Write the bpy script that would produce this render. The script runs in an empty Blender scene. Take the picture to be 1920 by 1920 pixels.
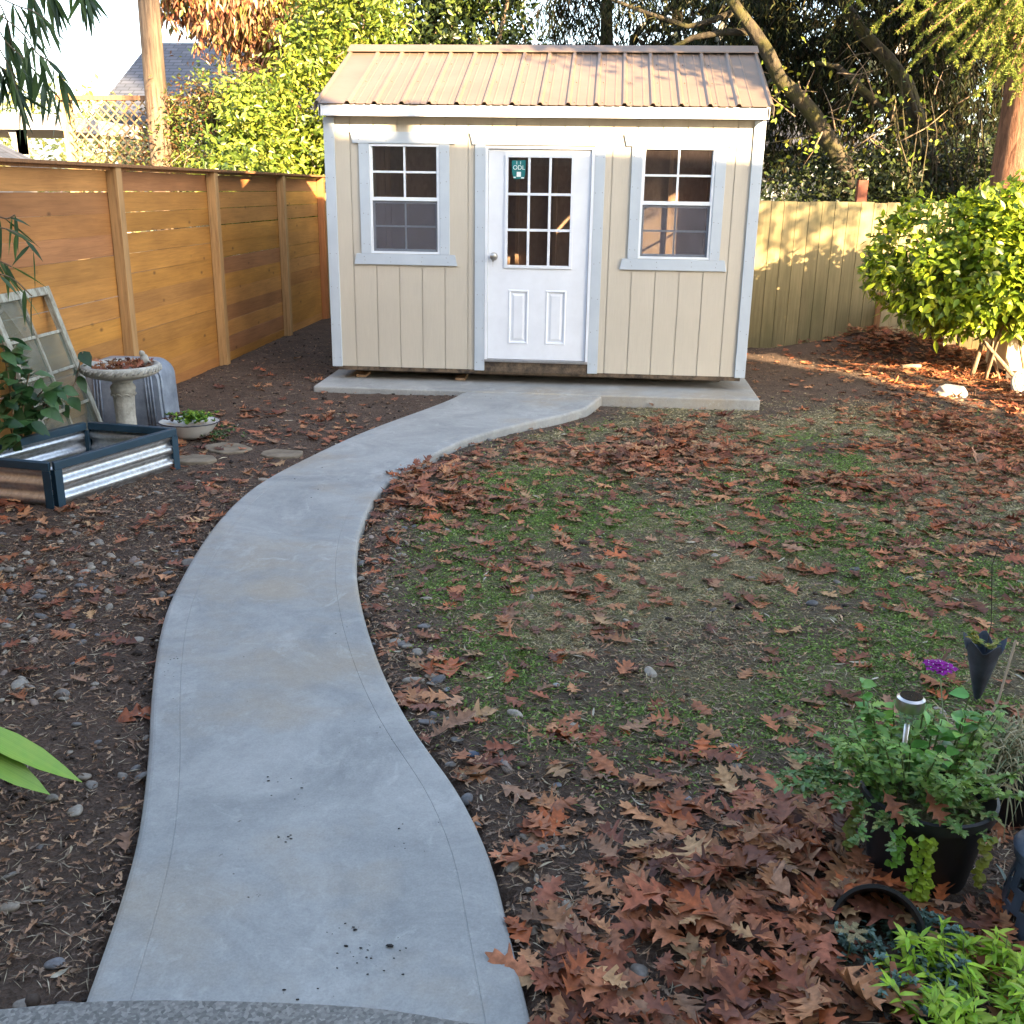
import bpy, bmesh, math, random
import numpy as np
from mathutils import Vector, Matrix
random.seed(7)
rng = np.random.default_rng(11)
SC = bpy.context.scene
COL = SC.collection

# ------------------------------------------------------------------ camera
F_PX = 1901.14
CAM = np.array([0.5703, -9.0305, 1.7704])
YAW, PITCH, ROLL = -0.0843, 0.3078, 0.0149
def cam_rows():
    cy, sy = math.cos(YAW), math.sin(YAW); cp, sp = math.cos(PITCH), math.sin(PITCH); cr, sr = math.cos(ROLL), math.sin(ROLL)
    f = np.array([sy*cp, cy*cp, -sp]); r = np.array([cy, -sy, 0.0]); u = np.cross(r, f)
    return np.array([r*cr+u*sr, -r*sr+u*cr, f])
CM = cam_rows()
cd = bpy.data.cameras.new("camera"); cam = bpy.data.objects.new("camera", cd); COL.objects.link(cam)
cd.sensor_width = 36; cd.lens = 36*F_PX/1920; cd.clip_start = 0.05; cd.clip_end = 2000
R3 = Matrix((CM[0], CM[1], -CM[2])).transposed()
cam.matrix_world = Matrix.Translation(Vector(CAM)) @ R3.to_4x4()
SC.camera = cam
SC.render.resolution_x = SC.render.resolution_y = 1024
# survey helpers: where a sight line from the viewpoint meets a real surface (ground height, wall plane)
def ray(px, py): return np.array([(px-960)/F_PX, (960-py)/F_PX, 1.0]) @ CM
def G(px, py, z=0.0): d = ray(px, py); return CAM+d*(z-CAM[2])/d[2]
def PY(px, py, y): d = ray(px, py); return CAM+d*(y-CAM[1])/d[1]
def PX(px, py, x): d = ray(px, py); return CAM+d*(x-CAM[0])/d[0]
def proj(P):
    q = (np.asarray(P)-CAM) @ CM.T
    return np.stack([960+F_PX*q[..., 0]/q[..., 2], 960-F_PX*q[..., 1]/q[..., 2]], -1)

# ------------------------------------------------------------------ world, sun, exposure
SUN_EL = math.radians(19); SUN_ROT = math.radians(143)
w = bpy.data.worlds.new("World"); SC.world = w; w.use_nodes = True
nt = w.node_tree; bg = nt.nodes["Background"]; sky = nt.nodes.new("ShaderNodeTexSky")
sky.sky_type = 'NISHITA'; sky.sun_disc = False; sky.sun_elevation = SUN_EL; sky.sun_rotation = SUN_ROT
sky.air_density = 1.0; sky.dust_density = 2.0; sky.ozone_density = 1.0
hsv = nt.nodes.new('ShaderNodeHueSaturation'); hsv.inputs['Saturation'].default_value = 0.78; nt.links.new(sky.outputs[0], hsv.inputs['Color']); nt.links.new(hsv.outputs[0], bg.inputs[0]); bg.inputs[1].default_value = 0.088
sl = bpy.data.lights.new("sun", 'SUN'); so = bpy.data.objects.new("sun", sl); COL.objects.link(so)
sl.energy = 5.0; sl.angle = math.radians(0.5); sl.color = (1.0, 0.72, 0.42)
sd = Vector((-0.6*math.cos(SUN_EL), 0.8*math.cos(SUN_EL), -math.sin(SUN_EL)))
so.rotation_euler = sd.to_track_quat('-Z', 'Y').to_euler(); so.location = (8, -12, 9)
SC.view_settings.view_transform = 'Standard'; SC.view_settings.look = 'None'
SC.view_settings.exposure = 3.12; SC.view_settings.gamma = 1.0
SC.render.engine = 'CYCLES'
SC.cycles.max_bounces = 5; SC.cycles.diffuse_bounces = 2; SC.cycles.transparent_max_bounces = 12

# ------------------------------------------------------------------ helpers
def srgb(r, g, b):
    f = lambda c: (c/255/12.92) if c/255 <= 0.04045 else ((c/255+0.055)/1.055)**2.4
    return (f(r), f(g), f(b))
class MB:
    def __init__(s): s.v = []; s.f = []; s.c = []
    def add(s, vs, fs, c=(1, 1, 1)):
        n = len(s.v); s.v += [tuple(map(float, v)) for v in vs]; s.f += [tuple(i+n for i in f) for f in fs]; s.c += [c]*len(vs); return s
    def box(s, x0, x1, y0, y1, z0, z1, c=(1, 1, 1)):
        vs = [(x, y, z) for x in (x0, x1) for y in (y0, y1) for z in (z0, z1)]
        return s.add(vs, [(0, 1, 3, 2), (4, 6, 7, 5), (0, 4, 5, 1), (2, 3, 7, 6), (0, 2, 6, 4), (1, 5, 7, 3)], c)
    def prism(s, poly, y0, y1, c=(1, 1, 1)):         # poly in (x,z), extruded along y
        n = len(poly); vs = [(x, y0, z) for x, z in poly]+[(x, y1, z) for x, z in poly]
        fs = [tuple(range(n)), tuple(range(2*n-1, n-1, -1))]+[(i, i+n, (i+1) % n+n, (i+1) % n) for i in range(n)]
        return s.add(vs, fs, c)
    def slab(s, poly, z0, z1, c=(1, 1, 1)):          # poly in (x,y)
        n = len(poly); vs = [(x, y, z0) for x, y in poly]+[(x, y, z1) for x, y in poly]
        fs = [tuple(range(n-1, -1, -1)), tuple(range(n, 2*n))]+[(i, (i+1) % n, (i+1) % n+n, i+n) for i in range(n)]
        return s.add(vs, fs, c)
    def tube(s, pts, rad, k=8, c=(1, 1, 1), cap=True, jit=0):
        pts = [Vector(p) for p in pts]; n = len(pts)
        if not hasattr(rad, '__len__'): rad = [rad]*n
        vs = []; up = Vector((0.13, 0.21, 1)).normalized()
        for i, p in enumerate(pts):
            t = (pts[min(i+1, n-1)]-pts[max(i-1, 0)]).normalized()
            a = t.cross(up)
            if a.length < 0.15: a = t.cross(Vector((1, 0, 0)))
            a.normalize(); b = t.cross(a)
            for j in range(k):
                q = 2*math.pi*j/k; r = rad[i]*(1+(random.uniform(-jit, jit) if jit else 0)); vs.append(p+a*math.cos(q)*r+b*math.sin(q)*r)
        fs = [(i*k+j, i*k+(j+1) % k, (i+1)*k+(j+1) % k, (i+1)*k+j) for i in range(n-1) for j in range(k)]
        if cap: fs += [tuple(range(k-1, -1, -1)), tuple(range((n-1)*k, n*k))]
        return s.add(vs, fs, c)
    def lathe(s, prof, cx=0, cy=0, k=32, c=(1, 1, 1), sx=1, sy=1):
        vs = [(cx+r*sx*math.cos(2*math.pi*j/k), cy+r*sy*math.sin(2*math.pi*j/k), z) for r, z in prof for j in range(k)]
        fs = [(i*k+j, i*k+(j+1) % k, (i+1)*k+(j+1) % k, (i+1)*k+j) for i in range(len(prof)-1) for j in range(k)]
        return s.add(vs, fs, c)
def np_mesh(name, V, Fq, C=None, smooth=False):
    me = bpy.data.meshes.new(name); V = np.asarray(V, dtype=np.float32); Fq = np.asarray(Fq, dtype=np.int32)
    k = Fq.shape[1]; me.vertices.add(len(V)); me.vertices.foreach_set('co', V.ravel())
    me.loops.add(Fq.size); me.loops.foreach_set('vertex_index', Fq.ravel())
    me.polygons.add(len(Fq)); me.polygons.foreach_set('loop_start', np.arange(0, Fq.size, k, dtype=np.int32))
    try: me.polygons.foreach_set('loop_total', np.full(len(Fq), k, dtype=np.int32))
    except Exception: pass
    if C is not None:
        a = me.color_attributes.new('Col', 'FLOAT_COLOR', 'POINT'); c4 = np.ones((len(V), 4), np.float32); c4[:, :3] = C; a.data.foreach_set('color', c4.ravel())
    me.update(calc_edges=True)
    if smooth: me.polygons.foreach_set('use_smooth', np.ones(len(Fq), dtype=bool))
    return me
def link(name, me, mat=None, parent=None, loc=None):
    o = bpy.data.objects.new(name, me); COL.objects.link(o)
    if mat and me is not None and not me.materials: me.materials.append(mat)
    if loc is not None: o.location = loc
    if parent is not None: o.parent = parent
    return o
def obj(name, mb, mat, parent=None, smooth=False, bevel=0, angle=None, loc=None):
    me = bpy.data.meshes.new(name); me.from_pydata(mb.v, [], mb.f)
    a = me.color_attributes.new('Col', 'FLOAT_COLOR', 'POINT'); a.data.foreach_set('color', np.array([(*c, 1) for c in mb.c], np.float32).ravel())
    bm = bmesh.new(); bm.from_mesh(me); bmesh.ops.recalc_face_normals(bm, faces=bm.faces); bm.to_mesh(me); bm.free()
    if smooth:
        me.polygons.foreach_set('use_smooth', np.ones(len(me.polygons), dtype=bool))
        if angle: me.set_sharp_from_angle(angle=math.radians(angle))
    o = link(name, me, mat, parent, loc)
    if bevel:
        m = o.modifiers.new('b', 'BEVEL'); m.width = bevel; m.segments = 2; m.limit_method = 'ANGLE'; m.angle_limit = math.radians(40)
    return o
def thing(name, label, cat, loc=(0, 0, 0), group=None):
    o = bpy.data.objects.new(name, None); o.empty_display_size = 0.1; COL.objects.link(o); o.location = loc
    return tag(o, label, cat, group)
def tag(o, label, cat, group=None, kind=None):
    o['label'] = label; o['category'] = cat
    if group: o['group'] = group
    if kind: o['kind'] = kind
    return o
def struct(o): o['kind'] = 'structure'; return o

# ------------------------------------------------------------------ materials
class NT:
    def __init__(s, name):
        s.m = bpy.data.materials.new(name); s.m.use_nodes = True; s.t = s.m.node_tree; s.b = s.t.nodes["Principled BSDF"]; s.out = s.t.nodes["Material Output"]
        s.tc = s.t.nodes.new("ShaderNodeTexCoord")
    def n(s, typ, **kw):
        x = s.t.nodes.new(typ)
        for k, v in kw.items():
            if k.startswith('i_'): x.inputs[k[2:].replace('_', ' ')].default_value = v
            else: setattr(x, k, v)
        return x
    def l(s, a, b): s.t.links.new(a, b)
    def map(s, scale=(1, 1, 1), src='Object'):
        m = s.n("ShaderNodeMapping"); m.inputs['Scale'].default_value = scale; s.l(s.tc.outputs[src], m.inputs[0]); return m.outputs[0]
    def noise(s, scale, detail=4, rough=0.6, vec=None, dist=0):
        x = s.n("ShaderNodeTexNoise"); x.inputs['Scale'].default_value = scale; x.inputs['Detail'].default_value = detail; x.inputs['Roughness'].default_value = rough; x.inputs['Distortion'].default_value = dist
        s.l(vec or s.tc.outputs['Object'], x.inputs['Vector']); return x.outputs['Fac']
    def ramp(s, fac, *stops):
        r = s.n("ShaderNodeValToRGB"); e = r.color_ramp.elements
        while len(e) < len(stops): e.new(0.5)
        for i, (p, c) in enumerate(stops): e[i].position = p; e[i].color = (*c, 1) if len(c) == 3 else c
        s.l(fac, r.inputs[0]); return r.outputs[0]
    def mix(s, fac, a, b, typ='MIX'):
        x = s.n("ShaderNodeMix", data_type='RGBA', blend_type=typ)
        for i, v in ((0, fac), (6, a), (7, b)):
            if isinstance(v, (int, float)): x.inputs[i].default_value = v
            elif isinstance(v, tuple): x.inputs[i].default_value = (*v, 1)
            else: s.l(v, x.inputs[i])
        return x.outputs[2]
    def col(s, c):
        if isinstance(c, tuple): s.b.inputs['Base Color'].default_value = (*c, 1)
        else: s.l(c, s.b.inputs['Base Color'])
        return s
    def attr(s, name='Col'):
        a = s.n("ShaderNodeAttribute"); a.attribute_name = name; return a.outputs['Color']
    def bump(s, h, strength=0.3, dist=0.01):
        b = s.n("ShaderNodeBump"); b.inputs['Strength'].default_value = strength; b.inputs['Distance'].default_value = dist
        s.l(h, b.inputs['Height']); s.l(b.outputs[0], s.b.inputs['Normal']); return s
    def set(s, **kw):
        for k, v in kw.items(): s.b.inputs[k.replace('_', ' ')].default_value = v
        return s
def simple(name, c, rough=0.6, var=0.15, scale=8, bump=0, bscale=60, metal=0, spec=0.5, vec=None):
    n = NT(name); c2 = tuple(x*(1-var) for x in c); c1 = tuple(min(1, x*(1+var)) for x in c)
    n.col(n.ramp(n.noise(scale), (0.35, c2), (0.65, c1))).set(Roughness=rough, Metallic=metal)
    n.b.inputs['Specular IOR Level'].default_value = spec
    if bump: n.bump(n.noise(bscale), bump, 0.004)
    return n.m
def leafmat(name, rough=0.45, trans=0.25, spec=0.4, speck=0.15, nscale=30):
    n = NT(name); c = n.attr(); nz = n.noise(nscale, 3)
    c = n.mix(1.0, c, n.ramp(nz, (0.3, (1-speck*1.6,)*3), (0.7, (1+speck,)*3)), 'MULTIPLY')
    n.col(c).set(Roughness=rough); n.b.inputs['Specular IOR Level'].default_value = spec
    if trans > 0:
        t = n.n("ShaderNodeBsdfTranslucent"); n.l(c, t.inputs[0]); mx = n.n("ShaderNodeMixShader"); mx.inputs[0].default_value = trans
        n.l(n.b.outputs[0], mx.inputs[1]); n.l(t.outputs[0], mx.inputs[2]); n.l(mx.outputs[0], n.out.inputs[0])
    return n.m
M = {}
# painted shed parts
n = NT('siding_paint'); g = n.noise(1, 6, 0.7, n.map((90, 90, 5))); bl = n.noise(2.2, 3)
n.col(n.mix(0.5, n.ramp(g, (0.3, (0.47, 0.44, 0.37)), (0.7, (0.56, 0.52, 0.44))), n.ramp(bl, (0.3, (0.48, 0.45, 0.38)), (0.7, (0.55, 0.51, 0.43))))).set(Roughness=0.62).bump(g, 0.5, 0.003); M['siding'] = n.m
n = NT('trim_paint'); g = n.noise(1, 5, 0.7, n.map((70, 70, 9))); v = n.n("ShaderNodeTexVoronoi", feature='DISTANCE_TO_EDGE')
n.col(n.ramp(n.noise(4, 5), (0.3, (0.43, 0.50, 0.575)), (0.7, (0.49, 0.56, 0.63)))).set(Roughness=0.55).bump(g, 0.3, 0.003); M['trim'] = n.m
M['nail'] = simple('nail_dot', (0.09, 0.08, 0.075), 0.5)
M['white'] = simple('white_paint', (0.74, 0.79, 0.86), 0.38, 0.04, 5, 0.05)
M['vinyl'] = simple('white_vinyl', (0.76, 0.82, 0.88), 0.35, 0.03, 6)
n = NT('brown_metal_roof'); n.col(n.ramp(n.noise(3, 5), (0.3, (0.135, 0.096, 0.068)), (0.7, (0.165, 0.12, 0.088)))).set(Roughness=0.42); n.b.inputs['Specular IOR Level'].default_value = 0.6; n.bump(n.noise(14, 2), 0.15, 0.006); M['roof'] = n.m
M['steel'] = simple('brushed_steel', (0.55, 0.54, 0.52), 0.28, 0.06, 20, metal=1)
M['alu'] = simple('threshold_metal', (0.42, 0.42, 0.43), 0.4, 0.1, 30, metal=0.8)
n = NT('dirty_wood'); g = n.noise(1, 6, 0.7, n.map((6, 50, 60))); d = n.noise(9, 6, 0.75)
n.col(n.mix(n.ramp(d, (0.42, (0, 0, 0)), (0.62, (1, 1, 1))), n.ramp(g, (0.3, (0.10, 0.07, 0.045)), (0.7, (0.2, 0.15, 0.1))), (0.035, 0.027, 0.022))).set(Roughness=0.85).bump(g, 0.5, 0.004); M['dirtywood'] = n.m
n = NT('framing_lumber'); g = n.noise(1, 5, 0.7, n.map((30, 30, 2)))
n.col(n.ramp(g, (0.3, (0.35, 0.22, 0.13)), (0.7, (0.5, 0.34, 0.22)))).set(Roughness=0.75); M['stud'] = n.m
n = NT('strand_board'); vv = n.n("ShaderNodeTexVoronoi"); vv.inputs['Scale'].default_value = 38; n.l(n.map((1, 1, 0.5)), vv.inputs['Vector'])
n.col(n.mix(0.6, n.ramp(vv.outputs['Color'], (0, (0.24, 0.16, 0.11)), (1, (0.46, 0.33, 0.23))), n.ramp(n.noise(3), (0.3, (0.25, 0.17, 0.12)), (0.7, (0.4, 0.28, 0.2))))).set(Roughness=0.8); M['osb'] = n.m
M['darkwood'] = simple('treated_skid_wood', (0.05, 0.04, 0.03), 0.85, 0.3, 12)
def glassmat(name, tint=(0.75, 0.78, 0.8), veil=0.0, veilcol=(0.2, 0.2, 0.22), rough=0.0, refl=1.0):
    n = NT(name); tr = n.n("ShaderNodeBsdfTransparent"); tr.inputs[0].default_value = (*tint, 1)
    gl = n.n("ShaderNodeBsdfGlossy"); gl.inputs['Roughness'].default_value = rough; gl.inputs['Color'].default_value = (refl, refl, refl, 1)
    fr = n.n("ShaderNodeFresnel"); fr.inputs[0].default_value = 1.5; mx = n.n("ShaderNodeMixShader")
    bf = n.n('ShaderNodeNewGeometry'); mm = n.n('ShaderNodeMath', operation='SUBTRACT'); mm.inputs[0].default_value = 1; n.l(bf.outputs['Backfacing'], mm.inputs[1]); mu = n.n('ShaderNodeMath', operation='MULTIPLY'); n.l(fr.outputs[0], mu.inputs[0]); n.l(mm.outputs[0], mu.inputs[1]); n.l(mu.outputs[0], mx.inputs[0]); n.l(tr.outputs[0], mx.inputs[1]); n.l(gl.outputs[0], mx.inputs[2]); last = mx.outputs[0]
    if veil:
        df = n.n("ShaderNodeBsdfDiffuse"); n.l(n.ramp(n.noise(14, 5), (0.3, tuple(x*0.6 for x in veilcol)), (0.7, veilcol)), df.inputs[0]); m2 = n.n("ShaderNodeMixShader"); m2.inputs[0].default_value = veil
        n.l(last, m2.inputs[1]); n.l(df.outputs[0], m2.inputs[2]); last = m2.outputs[0]
    n.l(last, n.out.inputs[0]); return n.m
M['glass'] = glassmat('window_glass', tint=(.92, .92, .92), veil=0.08, veilcol=(0.2, 0.15, 0.14))
M['screen'] = glassmat('insect_screen', veil=0.25, veilcol=(0.3, 0.29, 0.34), refl=0.3)
M['oldglass'] = glassmat('dusty_old_glass', tint=(0.8, 0.86, 0.82), veil=0.30, veilcol=(0.3, 0.33, 0.29))
M['teal'] = simple('teal_sticker_film', (0.01, 0.16, 0.17), 0.4)
M['lettering'] = simple('white_print', (0.75, 0.8, 0.8), 0.5, 0.02)
# fences
n = NT('cedar_boards'); g = n.noise(1, 7, 0.72, n.map((30, 2.2, 55)), 0.8); c = n.attr(); big = n.noise(1, 3, 0.5, n.map((1, 1.6, 6)))
kn = n.n("ShaderNodeTexVoronoi"); kn.inputs['Scale'].default_value = 1; n.l(n.map((1, 3.4, 6.4)), kn.inputs['Vector'])
k1 = n.ramp(kn.outputs['Distance'], (0.0, (1, 1, 1)), (0.06, (0.6, 0.6, 0.6)), (0.13, (0, 0, 0)))
cc = n.mix(1.0, c, n.ramp(g, (0.25, (0.7, 0.66, 0.58)), (0.5, (0.97, 0.97, 0.97)), (0.75, (1.2, 1.2, 1.15))), 'MULTIPLY')
cc = n.mix(1.0, cc, n.ramp(big, (0.3, (0.8, 0.74, 0.68)), (0.7, (1.15, 1.12, 1.05))), 'MULTIPLY')
cc = n.mix(k1, cc, (0.11, 0.045, 0.015)); n.col(cc).set(Roughness=0.55).bump(g, 0.3, 0.003); M['cedar'] = n.m
n = NT('post_wood'); g = n.noise(1, 6, 0.7, n.map((45, 45, 2.5))); c = n.attr()
n.col(n.mix(1.0, c, n.ramp(g, (0.28, (0.55, 0.5, 0.45)), (0.5, (0.95, 0.95, 0.95)), (0.72, (1.25, 1.2, 1.15))), 'MULTIPLY')).set(Roughness=0.65).bump(g, 0.4, 0.003); M['post'] = n.m
n = NT('weathered_fence'); g = n.noise(1, 6, 0.7, n.map((40, 40, 2))); c = n.attr(); st = n.noise(1, 4, 0.6, n.map((3, 3, 1.1)))
cc = n.mix(1.0, c, n.ramp(g, (0.28, (0.7, 0.7, 0.65)), (0.72, (1.18, 1.18, 1.15))), 'MULTIPLY')
cc = n.mix(n.ramp(st, (0.45, (0, 0, 0)), (0.75, (0.5, 0.5, 0.5))), cc, (0.12, 0.12, 0.05)); n.col(cc).set(Roughness=0.8).bump(g, 0.4, 0.003); M['fence'] = n.m
# concrete
def concrete(name, lo, hi, warm, spots=0.0, fine=0.12, bump=0.15):
    n = NT(name); a = n.noise(2.3, 8, 0.68, dist=1.0); b = n.noise(160, 3, 0.7); cl = n.noise(0.9, 5, 0.65, n.map((1, 1.3, 1))); d = n.noise(5, 6, 0.72, dist=1.6)
    c = n.ramp(a, (0.3, lo), (0.68, hi)); c = n.mix(n.ramp(cl, (0.5, (0, 0, 0)), (0.66, (0.75, 0.75, 0.75))), c, warm); c = n.mix(n.ramp(n.noise(4.5, 7, 0.75, n.map((1, .6, 1))), (0.56, (0, 0, 0)), (0.7, (0.55, 0.55, 0.55))), c, tuple(min(1, x*1.22) for x in hi)); c = n.mix(1.0, c, n.ramp(n.noise(24, 6, 0.8), (0.3, (0.9, 0.9, 0.9)), (0.7, (1.06, 1.06, 1.06))), 'MULTIPLY')
    c = n.mix(n.ramp(d, (0.58, (0, 0, 0)), (0.74, (0.6, 0.6, 0.6))), c, tuple(min(1, x*1.3) for x in hi))
    c = n.mix(1.0, c, n.ramp(b, (0.3, (1-fine,)*3), (0.7, (1+fine*.6,)*3)), 'MULTIPLY')
    # dirt flecks
    fl = n.noise(34, 5, 0.75); big = n.noise(1.7, 2, 0.5)
    fm = n.n("ShaderNodeMath", operation='MULTIPLY'); n.l(n.ramp(fl, (0.66, (0, 0, 0)), (0.7, (1, 1, 1))), fm.inputs[0]); n.l(n.ramp(big, (0.52, (0, 0, 0)), (0.62, (1, 1, 1))), fm.inputs[1])
    c = n.mix(fm.outputs[0], c, (0.07, 0.06, 0.05))
    if spots: 
        v = n.n("ShaderNodeTexVoronoi"); v.inputs['Scale'].default_value = 130; n.l(n.tc.outputs['Object'], v.inputs['Vector'])
        c = n.mix(spots, c, n.ramp(v.outputs['Color'], (0.1, (0.07, 0.07, 0.07)), (0.5, (0.2, 0.2, 0.19)), (0.95, (0.45, 0.44, 0.41))))
    n.col(c).set(Roughness=0.72).bump(n.noise(220 if not spots else 90, 4, 0.7), bump, 0.003); return n.m
M['concrete'] = concrete('new_concrete', (0.255, 0.27, 0.27), (0.40, 0.41, 0.40), (0.37, 0.32, 0.245))
M['oldconcrete'] = concrete('old_aggregate_concrete', (0.14, 0.14, 0.13), (0.22, 0.22, 0.205), (0.19, 0.175, 0.14), spots=0.5, bump=0.8)
# ground
n = NT('yard_soil'); gm = n.attr('Col'); sep = n.n("ShaderNodeSeparateColor"); n.l(gm, sep.inputs[0])
a = n.noise(6, 8, 0.75); b = n.noise(55, 6, 0.8); v = n.n("ShaderNodeTexVoronoi"); v.inputs['Scale'].default_value = 75; n.l(n.tc.outputs['Object'], v.inputs['Vector'])
soil = n.ramp(a, (0.3, (0.055, 0.034, 0.022)), (0.55, (0.12, 0.074, 0.05)), (0.75, (0.21, 0.14, 0.10)))
soil = n.mix(0.4, soil, n.ramp(v.outputs['Color'], (0.2, (0.025, 0.018, 0.014)), (0.8, (0.10, 0.075, 0.058))))
soil = n.mix(1.0, soil, n.ramp(b, (0.3, (0.5, 0.5, 0.5)), (0.7, (1.5, 1.5, 1.5))), 'MULTIPLY')
moss = n.ramp(n.noise(70, 7, 0.85), (0.3, (0.05, 0.05, 0.022)), (0.5, (0.13, 0.12, 0.055)), (0.7, (0.28, 0.23, 0.13)))
c = n.mix(sep.outputs[0], soil, moss); n.col(c).set(Roughness=0.92)
h = n.n("ShaderNodeMath", operation='ADD'); n.l(b, h.inputs[0]); n.l(v.outputs['Distance'], h.inputs[1]); n.bump(h.outputs[0], 1.0, 0.012); M['soil'] = n.m
# foliage
M['oak'] = leafmat('dry_oak_leaf', 0.5, 0.08, 0.3, 0.28, 45)
M['leaf'] = leafmat('green_leaf', 0.38, 0.28, 0.5, 0.15, 25)
M['softleaf'] = leafmat('soft_leaf', 0.55, 0.3, 0.3, 0.15, 40)
M['needle'] = leafmat('needle_leaf', 0.6, 0.15, 0.12, 0.2, 15)
M['grass'] = leafmat('grass_blade', 0.6, 0.25, 0.25, 0.2, 20)
M['debris'] = leafmat('dry_debris', 0.7, 0.0, 0.3, 0.2, 60)
M['pebble'] = leafmat('river_pebble', 0.5, 0.0, 0.45, 0.22, 70)
def bark(name, lo, hi, sx=26, sz=3.5, moss=None, bump=1.0):
    n = NT(name); g = n.noise(1, 7, 0.72, n.map((sx, sx, sz)), 0.6); c = n.ramp(g, (0.35, lo), (0.62, hi))
    if moss: c = n.mix(n.ramp(n.noise(3.5, 4, 0.65), (0.45, (0, 0, 0)), (0.6, (0.85, 0.85, 0.85))), c, moss)
    n.col(c).set(Roughness=0.9).bump(g, bump, 0.03); return n.m
M['bark_red'] = bark('reddish_spruce_bark', (0.10, 0.045, 0.025), (0.33, 0.16, 0.095), 22, 4)
M['bark_moss'] = bark('mossy_bark', (0.025, 0.02, 0.013), (0.08, 0.064, 0.04), 20, 5, (0.075, 0.07, 0.017))
M['bark_pole'] = bark('weathered_pole_wood', (0.07, 0.045, 0.03), (0.24, 0.17, 0.11), 30, 1.6)
M['twig'] = bark('twig_bark', (0.12, 0.08, 0.05), (0.3, 0.22, 0.14), 40, 8, bump=0.3)
M['stem'] = simple('green_stem', (0.12, 0.16, 0.05), 0.6)

# ------------------------------------------------------------------ leaf sets (vectorised)
SIMPLE3 = ((0, 0, .04), (.45, .45, 1), (1, 1, .02))
OVATE = ((0, 0, .03), (.12, .12, .55), (.35, .35, 1), (.62, .62, .85), (.85, .85, .38), (1, 1, .02))
LANCE = ((0, 0, .1), (.15, .15, .7), (.35, .35, 1), (.65, .65, .75), (1, 1, .02))
OAK = ((0, 0, .03), (.12, .12, .05), (.19, .20, .30), (.24, .33, .64), (.29, .31, .28), (.37, .39, .33), (.43, .50, .82), (.47, .59, 1.0), (.51, .55, .62), (.56, .56, .30),
       (.62, .62, .42), (.66, .74, .80), (.70, .74, .56), (.75, .75, .26), (.81, .81, .28), (.86, .94, .42), (.90, .90, .16), (1, 1.02, .02))
OAK2 = ((0, 0, .03), (.10, .10, .05), (.20, .22, .30), (.30, .40, .72), (.34, .44, .60), (.40, .42, .26), (.50, .52, .34), (.58, .68, 1.0), (.60, .74, .92), (.64, .66, .55), (.70, .68, .28), (.80, .84, .50), (.84, .92, .46), (.9, .9, .2), (1, 1.03, .02))
def leafset(P, D, N, L, W, col, prof=SIMPLE3, fold=0.25, droop=0.15, curl=0.0, wob=0.0, endcurl=0.0):
    n = len(P); P = np.asarray(P, float); D = D/np.linalg.norm(D, axis=1, keepdims=True)
    S = np.cross(D, N); S /= (np.linalg.norm(S, axis=1, keepdims=True)+1e-9); N = np.cross(S, D)
    L = np.broadcast_to(L, n)[:, None]; W = np.broadcast_to(W, n)[:, None]; k = len(prof); V = np.zeros((n, k, 3, 3))
    fold = np.broadcast_to(fold, n)[:, None]; curl = np.broadcast_to(curl, n)[:, None]; droop = np.broadcast_to(droop, n)[:, None]; endcurl = np.broadcast_to(endcurl, n)[:, None]
    for i, (tc, to, wd) in enumerate(prof):
        c = P+D*L*tc; c[:, 2:3] -= droop*L*tc*tc; c = c+N*endcurl*L*(tc-.5)**2*4
        V[:, i, 1] = c
        for s, sg in ((0, 1), (2, -1)):
            q = P+D*L*to; q[:, 2:3] -= droop*L*to*to; q = q+N*endcurl*L*(to-.5)**2*4
            wv = wd*(1+(rng.normal(0, wob, (n, 1)) if wob else 0))
            z = fold*W*.5*wv+curl*W*wv**2+(rng.normal(0, wob*.35, (n, 1))*W*wd if wob else 0)
            V[:, i, s] = q+sg*S*W*.5*wv+N*z
    base = (np.arange(n)*k*3)[:, None]; f = []
    for i in range(k-1):
        a = i*3; b = (i+1)*3
        f.append(base+np.array([a, a+1, b+1, b])); f.append(base+np.array([a+1, a+2, b+2, b+1]))
    Fq = np.concatenate(f, 0); C = np.repeat(np.asarray(col, float), k*3, axis=0)
    return V.reshape(-1, 3), Fq, C
def join(sets):
    V = []; Fq = []; C = []; o = 0
    for v, f, c in sets: V.append(v); Fq.append(f+o); C.append(c); o += len(v)
    return np.concatenate(V), np.concatenate(Fq), np.concatenate(C)
def pick(cols, n, p=None, jit=0.15):
    cols = np.array(cols); i = rng.choice(len(cols), n, p=p); c = cols[i]*(1+rng.normal(0, jit, (n, 1))); return np.clip(c, 0.005, 0.9)
def unit(n, zb=0.0, zs=1.0):
    d = rng.normal(0, 1, (n, 3)); d[:, 2] = d[:, 2]*zs+zb; return d/np.linalg.norm(d, axis=1, keepdims=True)
def cloud(n, ells, clusters=40, cr=0.18, surf=0.0):
    vol = np.array([e[3]*e[4]*e[5] for e in ells], float); p = vol/vol.sum()
    i = rng.choice(len(ells), clusters, p=p); E_ = np.array(ells, float)[i]
    d = unit(clusters); r = rng.random((clusters, 1))**(1/3.); r = r*(1-surf)+surf
    c = E_[:, :3]+d*r*E_[:, 3:6]; j = rng.integers(0, clusters, n)
    return c[j]+rng.normal(0, 1, (n, 3))*cr, c

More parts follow.
